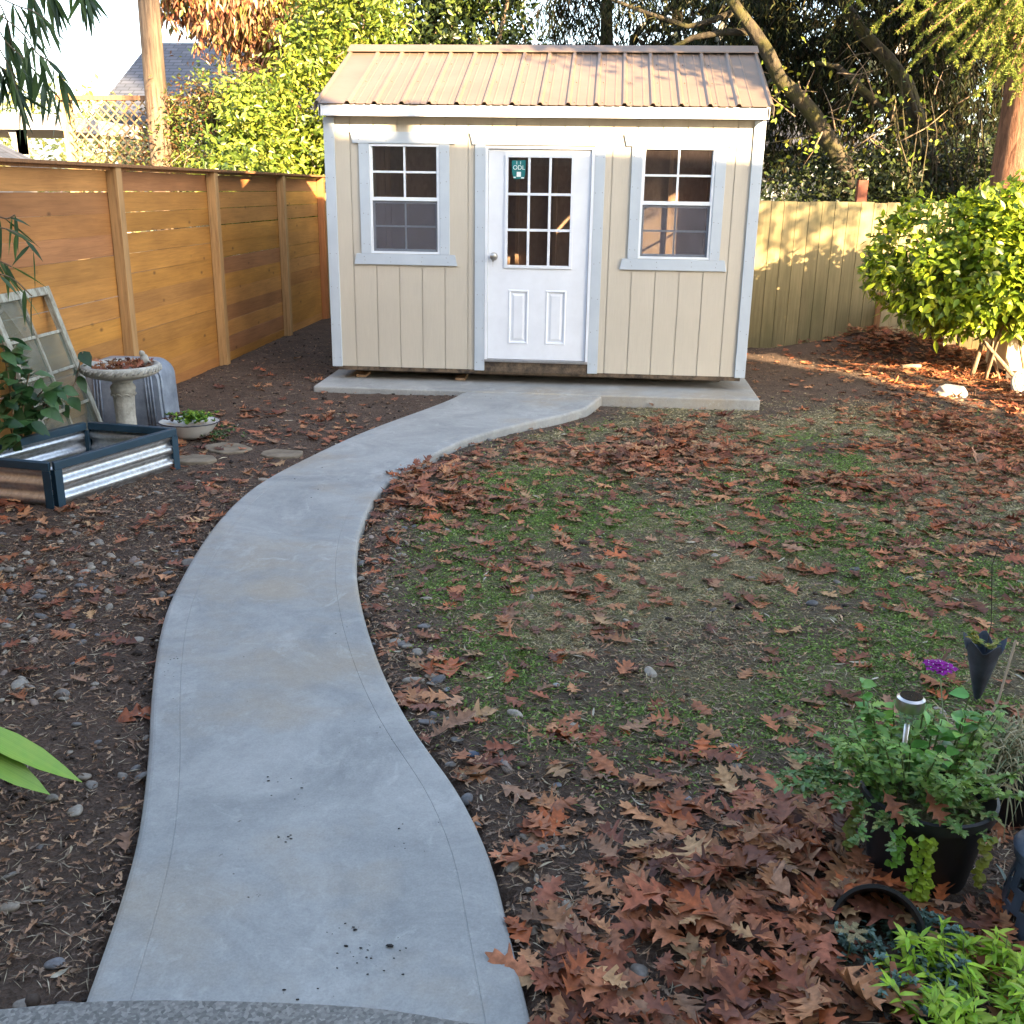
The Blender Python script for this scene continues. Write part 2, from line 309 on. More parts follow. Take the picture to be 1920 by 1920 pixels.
# ------------------------------------------------------------------ terrain, path, slab, patio
PL = [(155, 1880), (195, 1770), (235, 1650), (262, 1540), (278, 1400), (283, 1300), (300, 1180), (332, 1095), (400, 985), (480, 908), (590, 850), (690, 805), (800, 765), (850, 745), (870, 733)]
PR = [(1000, 1925), (955, 1740), (920, 1605), (860, 1480), (780, 1370), (720, 1260), (682, 1150), (668, 1060), (680, 980), (720, 910), (790, 865), (870, 824), (960, 798), (1060, 776), (1105, 762)]
PZ = 0.09
def catmull(pts, m):
    pts = [np.array(p) for p in pts]; pts = [2*pts[0]-pts[1]]+pts+[2*pts[-1]-pts[-2]]; out = []
    for i in range(1, len(pts)-2):
        for j in range(m):
            t = j/m; a, b, c, d = pts[i-1:i+3]
            out.append(0.5*((2*b)+(-a+c)*t+(2*a-5*b+4*c-d)*t*t+(-a+3*b-3*c+d)*t**3))
    out.append(pts[-2]); return np.array(out)
def smooth2(a, k=3):
    for _ in range(k): a[1:-1] = (a[:-2]+2*a[1:-1]+a[2:])/4
    return a
LE = smooth2(catmull([G(*p, PZ)[:2] for p in PL], 6)); RE = smooth2(catmull([G(*p, PZ)[:2] for p in PR], 6))
LE[-1] = (-0.58, -0.392); RE[-1] = (0.60, -0.392)
LE[0] += (LE[0]-LE[1])*.2
def in_path(X, Y, pad=0.0):
    # distance test against the two edge curves, by y
    yl = LE[:, 1]; yr = RE[:, 1]
    xl = np.interp(Y, yl, LE[:, 0])-pad; xr = np.interp(Y, yr, RE[:, 0])+pad
    return (X > xl) & (X < xr) & (Y < -0.39) & (Y > -7.45)
def fbm(x, y, s, seed=0):
    r = np.random.default_rng(seed); z = 0
    for o in range(4):
        for _ in range(3):
            a = r.uniform(0, 6.28); fq = s*2**o*r.uniform(.7, 1.3); z = z+np.sin(fq*(x*math.cos(a)+y*math.sin(a))+r.uniform(0, 6.28))*0.5**o/3
    return z
def height(x, y):
    x = np.asarray(x, float); y = np.asarray(y, float)
    xm = np.interp(y, (LE[:, 1]+RE[:, 1])/2, (LE[:, 0]+RE[:, 0])/2); right = 1/(1+np.exp(-(x-xm)*12))
    far = 1/(1+np.exp(-(y+2.2)*2.5))
    near = np.exp(-((x-.5)/5)**2-((y+3)/6)**2)
    z = 0.055-right*far*0.04+0.011*fbm(x, y, 2.0, 1)*near+0.006*fbm(x, y, 11, 2)*near
    z = z+0.30*np.exp(-((x-3.7)/0.75)**2-((y-2.75)/0.33)**2)+0.10*np.exp(-((x-2.7)/0.5)**2-((y-2.4)/0.5)**2)+0.07*np.exp(-((x-3.2)/0.9)**2-((y-1.2)/0.8)**2)
    z = z+0.05*np.exp(-((x-1.25)/0.6)**2-((y+6.9)/0.45)**2)+0.03*np.exp(-((x+3.0)/0.2)**2)
    z = np.where(in_path(x, y, 0.012), np.minimum(z, 0.02), z)
    z = np.where((np.abs(x) < 1.96) & (y > -0.41) & (y < 2.9), 0.0, z)
    z = np.where((y < -7.42), np.minimum(z, 0.0), z)
    return z
def gmask(x, y):
    xr = np.interp(y, RE[:, 1], RE[:, 0]); dx = x-xr
    m = 1/(1+np.exp(-(dx-0.28-0.12*fbm(x, y, 3, 5))*16)); m = m/(1+np.exp((y-(0.05-0.1*x)+0.15*fbm(x, y, 4, 6))*7))
    m = m/(1+np.exp(-(y+6.15-0.2*x+0.15*fbm(x, y, 4, 8))*8)); m = m*np.clip(0.82+0.6*fbm(x, y, 5, 9), 0, 1)
    return m*(x < 6)
def axis(lo, hi, step, far):
    a = list(np.arange(lo, hi+1e-6, step)); s = step; v = hi
    while v < far: s *= 1.35; v += s; a.append(v)
    s = step; v = lo
    while v > -far: s *= 1.35; v -= s; a.insert(0, v)
    return np.array(a)
ax = axis(-3.4, 5.0, 0.035, 400); ay = axis(-7.6, 3.6, 0.035, 400)
gx, gy = np.meshgrid(ax, ay, indexing='ij'); gz = height(gx, gy); dn = ((gx > -3.4) & (gx < 5) & (gy > -7.4) & (gy < 3.6) & ~in_path(gx, gy, .03))
gz = gz+np.where(dn, rng.normal(0, 0.0028, gz.shape), 0)
V = np.stack([gx, gy, gz], -1).reshape(-1, 3); nx, ny = gx.shape; ii = np.arange(nx*ny).reshape(nx, ny)
Fq = np.stack([ii[:-1, :-1], ii[1:, :-1], ii[1:, 1:], ii[:-1, 1:]], -1).reshape(-1, 4)
gmv = gmask(gx, gy).reshape(-1)
struct(link('ground', np_mesh('ground', V, Fq, np.stack([gmv]*3, -1), True), M['soil']))
# curved path, with rounded edges and tooled joint lines
n_ = 90
def resamp(E, n):
    d = np.r_[0, np.cumsum(np.linalg.norm(np.diff(E, axis=0), axis=1))]; t = np.linspace(0, d[-1], n); return np.stack([np.interp(t, d, E[:, 0]), np.interp(t, d, E[:, 1])], 1)
A_ = resamp(LE, n_); B_ = resamp(RE, n_)
prof = [(0.0, -.06), (0.0, .072), (.005, .083), (.014, .0885), (.022, .09), (.0985, .09), (.100, .0885), (.1015, .0885), (.103, .09)]
ks = []
for a, b in zip(A_, B_):
    w_ = np.linalg.norm(b-a); u = (b-a)/w_
    row = [(*(a+u*d), z) for d, z in prof]+[(*(a+u*(w_*f)), .09+0.0015*math.sin(f*9+a[1]*3)) for f in (.3, .4, .5, .6, .7)]+[(*(b-u*d), z) for d, z in reversed(prof)]
    ks.append(row)
m = MB(); k = len(ks[0]); m.add([p for r in ks for p in r], [(i*k+j, i*k+j+1, (i+1)*k+j+1, (i+1)*k+j) for i in range(n_-1) for j in range(k-1)])
struct(obj('path', m, M['concrete'], smooth=True, angle=7))
m = MB(); m.slab([(-1.93, -0.39), (1.94, -0.39), (1.96, 2.75), (-1.95, 2.75)], -0.06, 0.1)
struct(obj('slab', m, M['concrete'], bevel=0.012))
edge = [G(*p, .09)[:2] for p in [(0, 1893), (150, 1880), (300, 1876), (480, 1879), (600, 1884), (700, 1891), (780, 1902), (870, 1917)]]
edge = [(-7, -8.4), (-2.5, -7.7)]+[tuple(e) for e in catmull(edge, 6)]+[(0.62, -7.38), (1.2, -7.6), (7, -8.4)]
m = MB(); m.slab(edge+[(7, -10.4), (-7, -10.4)], -0.06, 0.094)
struct(obj('patio', m, M['oldconcrete'], bevel=0.006))

# ------------------------------------------------------------------ garden shed
shed = thing('garden_shed', 'beige garden shed with brown metal roof and white door at the end of the path', 'shed', (0, 0, 0))
GR = 0.2032; WB, WT = 0.222, 2.36
WINX = (-1.16, 1.16); WZ0, WZ1 = 1.222, 2.125; WHW = 0.302
OPEN = [(cx-WHW+.004, cx+WHW-.004, WZ0+.004, WZ1-.004) for cx in WINX]+[(-0.456, 0.456, WB-.01, 2.115)]
def wall_boxes(m, x0, x1, y0, y1, z0, z1, opens):
    xs = sorted({x0, x1}|{o for a in opens for o in a[:2] if x0 < o < x1})
    for a, b in zip(xs, xs[1:]):
        mid = (a+b)/2; cuts = sorted((o[2], o[3]) for o in opens if o[0] < mid < o[1]); z = z0
        for c0, c1 in cuts:
            if c0 > z: m.box(a, b, y0, y1, z, c0)
            z = max(z, c1)
        if z < z1: m.box(a, b, y0, y1, z, z1)
m = MB(); gro = [-1.83]+[(k-8)*GR+.0012*math.sin(k) for k in range(0, 17)]+[1.83]
for a, b in zip(gro, gro[1:]): wall_boxes(m, a+(.004 if a > -1.8 else 0), b-(.004 if b < 1.8 else 0), 0.0, 0.008, WB, WT, OPEN)
wall_boxes(m, -1.83, 1.83, 0.0085, 0.016, WB+.001, WT-.001, OPEN)
obj('front_siding', m, M['siding'], shed)
# gable side walls and rear wall
def gable(x0, x1, openg=None):
    m = MB()
    def top(y): return min(2.30+(y+.0)*0.425, 2.30+(2.44-y)*0.425)+.03
    ys = [0.017]+[0.017+GR*k for k in range(1, 12)]+[2.423]
    if openg: ys = sorted(set(ys)|{openg[0], openg[1]})
    for a, b in zip(ys, ys[1:]):
        segs = [(WB, None)] if not (openg and openg[0] <= (a+b)/2 <= openg[1]) else [(WB, openg[2]), (openg[3], None)]
        for z0, z1 in segs:
            za, zb = (top(a), top(b)) if z1 is None else (z1, z1); e = .003
            pts = [(a+e, z0), (b-e, z0), (b-e, zb)]+([(1.22, top(1.22))] if z1 is None and a < 1.22 < b else [])+[(a+e, za)]
            nn = len(pts); vs = [(x0, y, z) for y, z in pts]+[(x1, y, z) for y, z in pts]
            m.add(vs, [tuple(range(nn)), tuple(range(2*nn-1, nn-1, -1))]+[(i, i+nn, (i+1) % nn+nn, (i+1) % nn) for i in range(nn)])
    return m
obj('side_wall', gable(-1.83, -1.822), M['siding'], shed); obj('side_wall', gable(1.822, 1.83, (1.15, 1.80, 1.2, 2.1)), M['siding'], shed)
m = MB(); m.box(-1.83, 1.83, 2.424, 2.44, WB, WT); obj('rear_wall', m, M['siding'], shed)
m = MB(); m.box(-1.81, 1.81, .02, 2.42, .235, .26); obj('floor', m, M['osb'], shed)
m = MB()
for x in np.arange(-1.6, 1.7, 0.406): m.box(x-.019, x+.019, 2.33, 2.42, .262, 2.33)
for x in (-0.55, 0.6): m.box(x-.02, x+.02, 2.24, 2.328, .262, 2.33)
m.box(-1.8, 1.8, 2.33, 2.42, 2.335, 2.4); m.box(-1.82, 1.82, .018, .035, 2.361, 2.485)  # second box is a filler added to stop sun leaking in under the eave
for y in (0.45, 0.86, 1.9, 2.2):
    for s in (-1, 1): m.box(s*1.775-.045, s*1.775+.045, y-.019, y+.019, .262, 2.3)
for x in np.arange(-1.6, 1.7, 0.61): m.add([(x-.019, .05, 2.33), (x+.019, .05, 2.33), (x+.019, 1.2, 2.82), (x-.019, 1.2, 2.82), (x-.019, .05, 2.40), (x+.019, .05, 2.40), (x+.019, 1.2, 2.92), (x-.019, 1.2, 2.92)],
    [(0, 1, 2, 3), (4, 7, 6, 5), (0, 4, 5, 1), (1, 5, 6, 2), (2, 6, 7, 3), (3, 7, 4, 0)])
obj('wall_stud', m, M['stud'], shed, bevel=.002)
m = MB(); m.box(-1.818, 1.818, 2.408, 2.4225, .262, 2.33); obj('inner_sheathing', m, M['osb'], shed)
m = MB(); m.box(-1.79, 0.35, 1.75, 2.32, .86, .885); m.box(-1.79, .35, 1.77, 1.81, .262, .859)
obj('workbench', m, M['stud'], shed)
# floor rim, skids
m = MB(); m.box(-1.81, 1.81, 0.004, 0.04, .185, .2205); obj('floor_rim', m, M['dirtywood'], shed, bevel=.003)
for y in (0.28, 1.2, 2.1):
    m = MB(); m.prism([(-1.78, .184), (1.74, .184), (1.66, .125), (-1.70, .125)], y, y+.09); obj('skid', m, M['darkwood'], shed)
# corner trims, nails
def nails(m, pts, y): 
    for x, z in pts: m.tube([(x, y+.004, z), (x, y-.0012, z)], .0032, 6)
for s in (-1, 1):
    m = MB(); m.box(min(s*1.848, s*1.757), max(s*1.848, s*1.757), -.019, -.0008, WB-.004, 2.335)
    ct = obj('corner_trim', m, M['trim'], shed, bevel=.0025)
    m = MB(); nails(m, [(s*1.83, z+random.uniform(-.02, .02)) for z in np.arange(.3, 2.3, .31)]+[(s*1.775, z+random.uniform(-.02, .02)) for z in np.arange(.3, 2.3, .31)], -.019); obj('nail', m, M['nail'], ct)['kind'] = 'stuff'
    m = MB(); m.box(min(s*1.8305, s*1.848), max(s*1.8305, s*1.848), -.0006, .075, WB-.004, 2.325); m.box(min(s*1.8305, s*1.848), max(s*1.8305, s*1.848), 2.37, 2.445, WB-.004, 2.32); obj('side_corner_trim', m, M['trim'], shed, bevel=.002)
# eave fascia and soffit
m = MB(); m.box(-1.85, 1.85, -.142, -.122, 2.338, 2.425); obj('fascia', m, M['white'], shed, bevel=.003)
m = MB(); m.box(-1.845, 1.845, -.1215, -.0005, 2.345, 2.36); obj('soffit', m, M['siding'], shed)
m = MB(); m.box(-1.85, 1.85, 2.56, 2.58, 2.338, 2.425); obj('rear_fascia', m, M['white'], shed)
for s in (-1, 1):
    m = MB()
    xa, xb = min(s*1.832, s*1.852), max(s*1.832, s*1.852)
    for sg in (1, -1):
        y0 = -.142 if sg == 1 else 2.582; P4 = [(y0, 2.34), (y0, 2.425), (1.22, 2.985), (1.22, 2.9)]
        vs = [(xa, y, z) for y, z in P4]+[(xb, y, z) for y, z in P4]; m.add(vs, [(0, 1, 2, 3), (7, 6, 5, 4)]+[(i, i+4, (i+1) % 4+4, (i+1) % 4) for i in range(4)])
    obj('rake_board', m, M['white'], shed, bevel=.002)
# ribbed metal roof
SL = (3.015-2.432)/(1.22+.165)
def roof_sheet(sg):
    xs = [(-1.875, 0.0), (-1.872, .012), (-1.862, .02), (-1.85, .02), (-1.838, 0)]
    for k in range(15):
        x = -1.60+.2286*k; xs += [(x-.024, 0), (x-.010, .02), (x+.010, .02), (x+.024, 0)]
        if k < 14:
            for q in (.07, .155): xs += [(x+q-.009, 0), (x+q-.005, .004), (x+q+.005, .004), (x+q+.009, 0)]
    for q in (-.19, ):
        pass
    xs += [(1.70, 0), (1.704, .004), (1.712, .004), (1.716, 0), (1.838, 0), (1.85, .02), (1.862, .02), (1.872, .012), (1.875, 0)]
    xs.insert(5, (-1.73, 0)); n = len(xs); V = []
    for th in (0, -.0016):
        for y in np.linspace(-.165, 1.215, 7):
            z = 2.432+(y+.165)*SL; yy = y if sg == 1 else 2.44-y; V += [(x, yy, z+h+th) for x, h in xs]
    m = MB(); Fs = []
    for L_ in (0, 1):
        for i in range(6):
            for j in range(n-1): a = L_*7*n+i*n+j; Fs.append((a, a+1, a+n+1, a+n))
    for j in range(n-1): Fs.append((j, j+1, 7*n+j+1, 7*n+j))
    for i in range(6):
        for j in (0, n-1): a = i*n+j; Fs.append((a, a+n, a+n+7*n, a+7*n))
    m.add(V, Fs); return m
roof = obj('roof', roof_sheet(1), M['roof'], shed); obj('roof', roof_sheet(-1), M['roof'], shed)
m = MB(); prf = [(1.22-.15, 3.015-.15*SL+.024), (1.22-.145, 3.015-.145*SL+.03), (1.22-.02, 3.043), (1.22, 3.052), (1.24, 3.043), (1.22+.145, 3.015-.145*SL+.03), (1.22+.15, 3.015-.15*SL+.024)]
vs = [(x, y, z+t) for t in (0, -.002) for x in np.linspace(-1.885, 1.885, 9) for y, z in prf]; k = len(prf); fs = []
for L_ in (0, 1):
    for i in range(8):
        for j in range(k-1): a = L_*9*k+i*k+j; fs.append((a, a+1, a+k+1, a+k))
for i in range(8):
    for j in (0, k-1): a = i*k+j; fs.append((a, a+k, a+k+9*k, a+9*k))
for i in (0, 8):
    for j in range(k-1): a = i*k+j; fs.append((a, a+1, a+1+9*k, a+9*k))
m.add(vs, fs); obj('ridge_cap', m, M['roof'], roof)
m = MB()
for k in range(14):
    for y in (-.11, .35, .8): 
        x = -1.60+.2286*k+.05; z = 2.432+(y+.165)*SL; m.tube([(x, y, z-.001), (x, y-.002, z+.006)], .006, 6)
obj('roof_screw', m, M['roof'], roof)['kind'] = 'stuff'
for s in (-1, 1):
    m = MB(); x0, x1 = (1.853, 1.882) if s == 1 else (-1.882, -1.853)
    for sg in (1, -1):
        y0 = -.165 if sg == 1 else 2.605; P4 = [(y0, 2.36), (y0, 2.43), (1.22, 3.01), (1.22, 2.945)]; xx0, xx1 = (x1-.003, x1) if s == 1 else (x0, x0+.003)
        vs = [(xx0, y, z) for y, z in P4]+[(xx1, y, z) for y, z in P4]; m.add(vs, [(0, 1, 2, 3), (7, 6, 5, 4)]+[(i, i+4, (i+1) % 4+4, (i+1) % 4) for i in range(4)])
    obj('rake_trim', m, M['roof'], roof)
# windows
def window(cx):
    fr = MB(); x0, x1 = cx-WHW, cx+WHW; z0, z1 = WZ0, WZ1
    # outer vinyl frame
    t = .018
    fr.box(x0, x0+t, -.012, .05, z0, z1); fr.box(x1-t, x1, -.012, .05, z0, z1); fr.box(x0+t, x1-t, -.012, .05, z1-t, z1); fr.box(x0+t, x1-t, -.014, .05, z0, z0+t)
    f = obj('window', fr, M['vinyl'], shed, bevel=.0015)
    zm = 1.665; up = MB(); a, b = x0+t, x1-t
    up.box(a, b, -.004, .02, zm, zm+.03); up.box(a, a+.008, .0, .02, zm+.03, z1-t); up.box(b-.008, b, .0, .02, zm+.03, z1-t)
    zc = (zm+.03+z1-t)/2; up.box(cx-.009, cx+.009, .004, .011, zm+.03, z1-t); up.box(a+.008, cx-.009, .004, .011, zc-.009, zc+.009); up.box(cx+.009, b-.008, .004, .011, zc-.009, zc+.009)
    obj('upper_sash', up, M['vinyl'], f, bevel=.001)
    lo = MB(); lo.box(a, b, .012, .03, zm-.022, zm-.0005); lo.box(a, a+.018, .012, .03, z0+t, zm-.022); lo.box(b-.018, b, .012, .03, z0+t, zm-.022); lo.box(a+.018, b-.018, .012, .03, z0+t, z0+t+.022)
    zc = (z0+t+.022+zm-.022)/2; lo.box(cx-.008, cx+.008, .024, .030, z0+t+.022, zm-.022); lo.box(a+.018, cx-.008, .024, .03, zc-.008, zc+.008); lo.box(cx+.008, b-.018, .024, .03, zc-.008, zc+.008)
    obj('lower_sash', lo, M['vinyl'], f, bevel=.001)
    g = MB(); g.box(a+.001, b-.001, .0125, .015, zm+.03, z1-t-.001); obj('glass', g, M['glass'], f)
    g = MB(); g.box(a+.019, b-.019, .032, .034, z0+t+.001, zm-.001); obj('glass', g, M['glass'], f)
    g = MB(); g.box(a+.001, b-.001, .006, .0075, z0+t+.001, zm-.001); obj('insect_screen', g, M['screen'], f)
    tr = MB(); y0, y1 = -.0195, -.0008
    tr.prism([(cx-.462, z1+.098), (cx+.462, z1+.098), (cx+.438, z1+.004), (cx-.438, z1+.004)], y0-.002, y1)
    tr.box(x0-.088, x0-.001, y0, y1, z0-.002, z1+.003); tr.box(x1+.001, x1+.088, y0, y1, z0-.002, z1+.003)
    tr.prism([(cx-.435, z0-.003), (cx+.435, z0-.003), (cx+.456, z0-.095), (cx-.456, z0-.095)], y0-.002, y1)
    T = obj('window_trim', tr, M['trim'], f, bevel=.0025)
    m = MB(); pts = [(cx+u, z1+v) for u in (-.38, -.15, .12, .36) for v in (.03, .07)]+[(cx+u, z0-v) for u in (-.36, -.14, .15, .37) for v in (.03, .065)]
    pts += [(x0-u, z) for z in (1.3, 1.55, 1.8, 2.05) for u in (.02, .065)]+[(x1+u, z) for z in (1.28, 1.53, 1.82, 2.06) for u in (.02, .065)]
    nails(m, [(x+random.uniform(-.01, .01), z+random.uniform(-.008, .008)) for x, z in pts], -.0205); obj('nail', m, M['nail'], f)['kind'] = 'stuff'
for cx in WINX: window(cx)
m = MB(); t = .02
m.box(1.832, 1.85, 1.15, 1.17, 1.2, 2.1); m.box(1.832, 1.85, 1.78, 1.8, 1.2, 2.1); m.box(1.832, 1.85, 1.17, 1.78, 2.08, 2.1); m.box(1.832, 1.85, 1.17, 1.78, 1.2, 1.22); m.box(1.834, 1.846, 1.17, 1.78, 1.64, 1.66)
sw = obj('side_window', m, M['vinyl'], shed); m = MB(); m.box(1.838, 1.841, 1.17, 1.78, 1.22, 1.639); m.box(1.838, 1.841, 1.17, 1.78, 1.661, 2.08); obj('glass', m, M['glass'], sw)
# door
dt = MB(); y0, y1 = -.0195, -.0008
dt.prism([(-.595, 2.222), (.595, 2.222), (.572, 2.128), (-.572, 2.128)], y0-.002, y1); dt.box(-.55, -.462, y0, y1, .218, 2.127); dt.box(.462, .55, y0, y1, .218, 2.127)
DT = obj('door_trim', dt, M['trim'], shed, bevel=.0025)
m = MB(); nails(m, [(x+random.uniform(-.006, .006), z+random.uniform(-.01, .01)) for z in np.arange(.3, 2.1, .29) for x in (-.53, -.48, .48, .53)]+[(x, z) for x in (-.5, -.2, .1, .4) for z in (2.15, 2.2)], -.0205); obj('nail', m, M['nail'], DT)['kind'] = 'stuff'
m = MB(); m.box(-.461, -.437, -.021, .06, .30, 2.118); m.box(.437, .461, -.021, .06, .30, 2.118); m.box(-.437, .437, -.021, .06, 2.098, 2.118)
obj('door_jamb', m, M['white'], shed, bevel=.0015)
DZ0, DZ1 = .325, 2.094; GX, GZ0, GZ1 = .268, 1.145, 2.03
door = MB(); yd0, yd1 = .004, .042
PAN = [(-.255, -.075), (.075, .255)]; pz0, pz1 = .46, .935
opens = [(-GX-.001, GX+.001, GZ0-.001, GZ1+.001)]+[(a, b, pz0, pz1) for a, b in PAN]
wall_boxes(door, -.434, .434, yd0, yd1, DZ0, DZ1, opens)
for a, b in PAN:   # raised moulded panel with bevelled rim
    rings = [(0, yd0), (.006, yd0-.006), (.014, yd0-.006), (.022, yd0+.009), (.034, yd0+.009), (.052, yd0+.001)]; vs = []
    for d, y in rings: vs += [(a+d, y, pz0+d), (b-d, y, pz0+d), (b-d, y, pz1-d), (a+d, y, pz1-d)]
    fs = [(i*4+j, i*4+(j+1) % 4, (i+1)*4+(j+1) % 4, (i+1)*4+j) for i in range(len(rings)-1) for j in range(4)]+[(20, 21, 22, 23)]
    door.add(vs, fs)
D_ = obj('door', door, M['white'], shed)
m = MB(); o = .026
for (a, b, c, d) in ((-GX-o, -GX, GZ0-o, GZ1+o), (GX, GX+o, GZ0-o, GZ1+o)): m.box(a, b, -.010, .003, c, d)
m.box(-GX, GX, -.010, .003, GZ1, GZ1+o); m.box(-GX, GX, -.010, .003, GZ0-o, GZ0)
cw = 2*GX/3
for x in (-GX+cw, GX-cw): m.box(x-.011, x+.011, -.004, .010, GZ0, GZ1)
chh = (GZ1-GZ0)/3
for i in (1, 2):
    z = GZ0+chh*i
    for a, b in ((-GX, -GX+cw-.011), (-GX+cw+.011, GX-cw-.011), (GX-cw+.011, GX)): m.box(a, b, -.004, .010, z-.011, z+.011)
obj('lite_frame', m, M['white'], D_, bevel=.002)
m = MB(); m.box(-GX, GX, .014, .018, GZ0, GZ1); obj('glass', m, M['glass'], D_)
# knob with hanging keys
m = MB(); vs = [(r, d) for r, d in ((.034, 0), (.034, .006), (.014, .01), (.013, .028), (.022, .034), (.0285, .045), (.027, .06), (.015, .066), (.0005, .067))]
kk = 20; m.add([(-.385+r*math.cos(2*math.pi*j/kk), .003-d, 1.215+r*math.sin(2*math.pi*j/kk)) for r, d in vs for j in range(kk)], [(i*kk+j, i*kk+(j+1) % kk, (i+1)*kk+(j+1) % kk, (i+1)*kk+j) for i in range(len(vs)-1) for j in range(kk)])
obj('knob', m, M['steel'], D_, smooth=True, angle=40)
m = MB(); m.box(-.3865, -.3835, -.068, -.066, 1.13, 1.205); m.box(-.392, -.378, -.0685, -.0662, 1.175, 1.2); obj('key', m, M['steel'], D_)
# sticker on the first pane
m = MB(); cxs = -GX+cw/2; zt = GZ1-.02
m.add([(cxs-.062, .012, zt-.005), (cxs+.058, .012, zt), (cxs+.055, .012, zt-.115), (cxs+.045, .012, zt-.15), (cxs-.04, .012, zt-.155), (cxs-.058, .012, zt-.11), (cxs-.062, .0136, zt-.005), (cxs+.058, .0136, zt), (cxs+.055, .0136, zt-.115), (cxs+.045, .0136, zt-.15), (cxs-.04, .0136, zt-.155), (cxs-.058, .0136, zt-.11)],
      [(0, 1, 2, 3, 4, 5), (11, 10, 9, 8, 7, 6)]+[(i, i+6, (i+1) % 6+6, (i+1) % 6) for i in range(6)])
st = obj('sticker', m, M['teal'], D_)
def text_mesh(body, size, loc, mat, parent, name):
    cu = bpy.data.curves.new(name, 'FONT'); cu.body = body; cu.size = size; cu.extrude = .0003; cu.align_x = 'CENTER'; cu.align_y = 'CENTER'
    to = bpy.data.objects.new('tmp', cu); COL.objects.link(to); bpy.context.view_layer.update()
    me = bpy.data.meshes.new_from_object(to.evaluated_get(bpy.context.evaluated_depsgraph_get())); bpy.data.objects.remove(to)
    me.transform(Matrix.Translation(loc) @ Matrix.Rotation(math.pi/2, 4, 'X')); me.materials.clear(); me.materials.append(mat); o = link(name, me, None, parent); return o
lt = text_mesh('ODL', .05, (cxs, .0112, zt-.062), M['lettering'], D_, 'sticker_lettering')
m = MB(); m.box(cxs-.018, cxs+.018, .0105, .0118, zt-.135, zt-.095); m.box(cxs-.045, cxs-.025, .0105, .0118, zt-.145, zt-.135); m.box(cxs+.02, cxs+.045, .0105, .0118, zt-.148, zt-.138)
for q in (-.02, .012): m.box(cxs+q, cxs+q+.004, .0105, .0118, zt-.035, zt-.008)
obj('sticker_print', m, M['lettering'], D_)
m = MB(); m.prism([(-.46, .30), (.46, .30), (.46, .322), (-.46, .322)], -.03, .05); obj('threshold', m, M['alu'], shed, bevel=.002)
m = MB(); m.box(-.46, .46, -.012, .03, .205, .2985); obj('sill_beam', m, M['dirtywood'], shed, bevel=.004)
# shims
for (px, py), lb in (((680, 703), 'small wood shim block under the left end of the shed'), ((864, 709), 'small wood shim block under the shed left of the door')):
    p = G(px, py, .11); m = MB(); m.box(-.045, .045, -.06, .16, 0, .022); o = obj('shim_block', m, M['stud'], loc=(p[0], p[1], .101), bevel=.002); tag(o, lb, 'wood block', 'wood blocks under the shed')

# ------------------------------------------------------------------ left cedar fence
FX = -3.17
fence = thing('cedar_fence', 'orange cedar fence of horizontal boards with tall posts along the left side', 'fence', (FX, 0, 0))
FP = [-7.3, -5.3, -3.27, -1.27, 0.73, 2.85, 4.55]
base = (0.47, 0.24, 0.068)
for b0, b1 in zip(FP, FP[1:]):
    m = MB(); z = 1.865
    for r in range(12):
        gap = random.choice([0, 0.001, .003, .006]) if r > 2 else random.choice([.003, .006, .008]); hgt = .1555-gap; ya = b0
        t = random.uniform(-.1, .1); s = random.uniform(.82, 1.12); c = (base[0]*s*(1+.1*t), base[1]*s, base[2]*s*(1-2*t)); tilt = random.uniform(-.003, .003)
        if random.random() < .3: c = (c[0]*.82, c[1]*.77, c[2]*1.1)
        x0 = -.012+random.uniform(-.002, .002)
        vs = [(x, y, zz) for x in (x0-.018, x0) for y, zz0, zz1 in ((b0+.002, z-hgt, z), (b1-.002, z-hgt+tilt, z+tilt)) for zz in (zz0, zz1)]
        m.add(vs, [(0, 1, 3, 2), (4, 6, 7, 5), (0, 4, 5, 1), (2, 3, 7, 6), (0, 2, 6, 4), (1, 5, 7, 3)], c); z -= .1555
    obj('board_panel', m, M['cedar'], fence)
for i, y in enumerate(FP):
    m = MB(); s = random.uniform(.95, 1.1); w2 = .045; m.box(-.009, .075, y-w2, y+w2, -.1, 1.888, (0.44*s, 0.27*s, 0.12*s) if y < 4 else (.38, .15, .05)); obj('post', m, M['post'], fence, bevel=.004)
m = MB(); m.box(-.06, .088, FP[0]-.05, FP[-1]+.06, 1.8885, 1.912, (.26, .13, .055)); obj('cap_rail', m, M['post'], fence, bevel=.003)
m = MB()
for b0, b1 in zip(FP, FP[1:]): m.box(-.0085, .028, b0+.046, b1-.046, 1.867, 1.8875, (.28, .13, .045))
obj('top_rail', m, M['post'], fence)

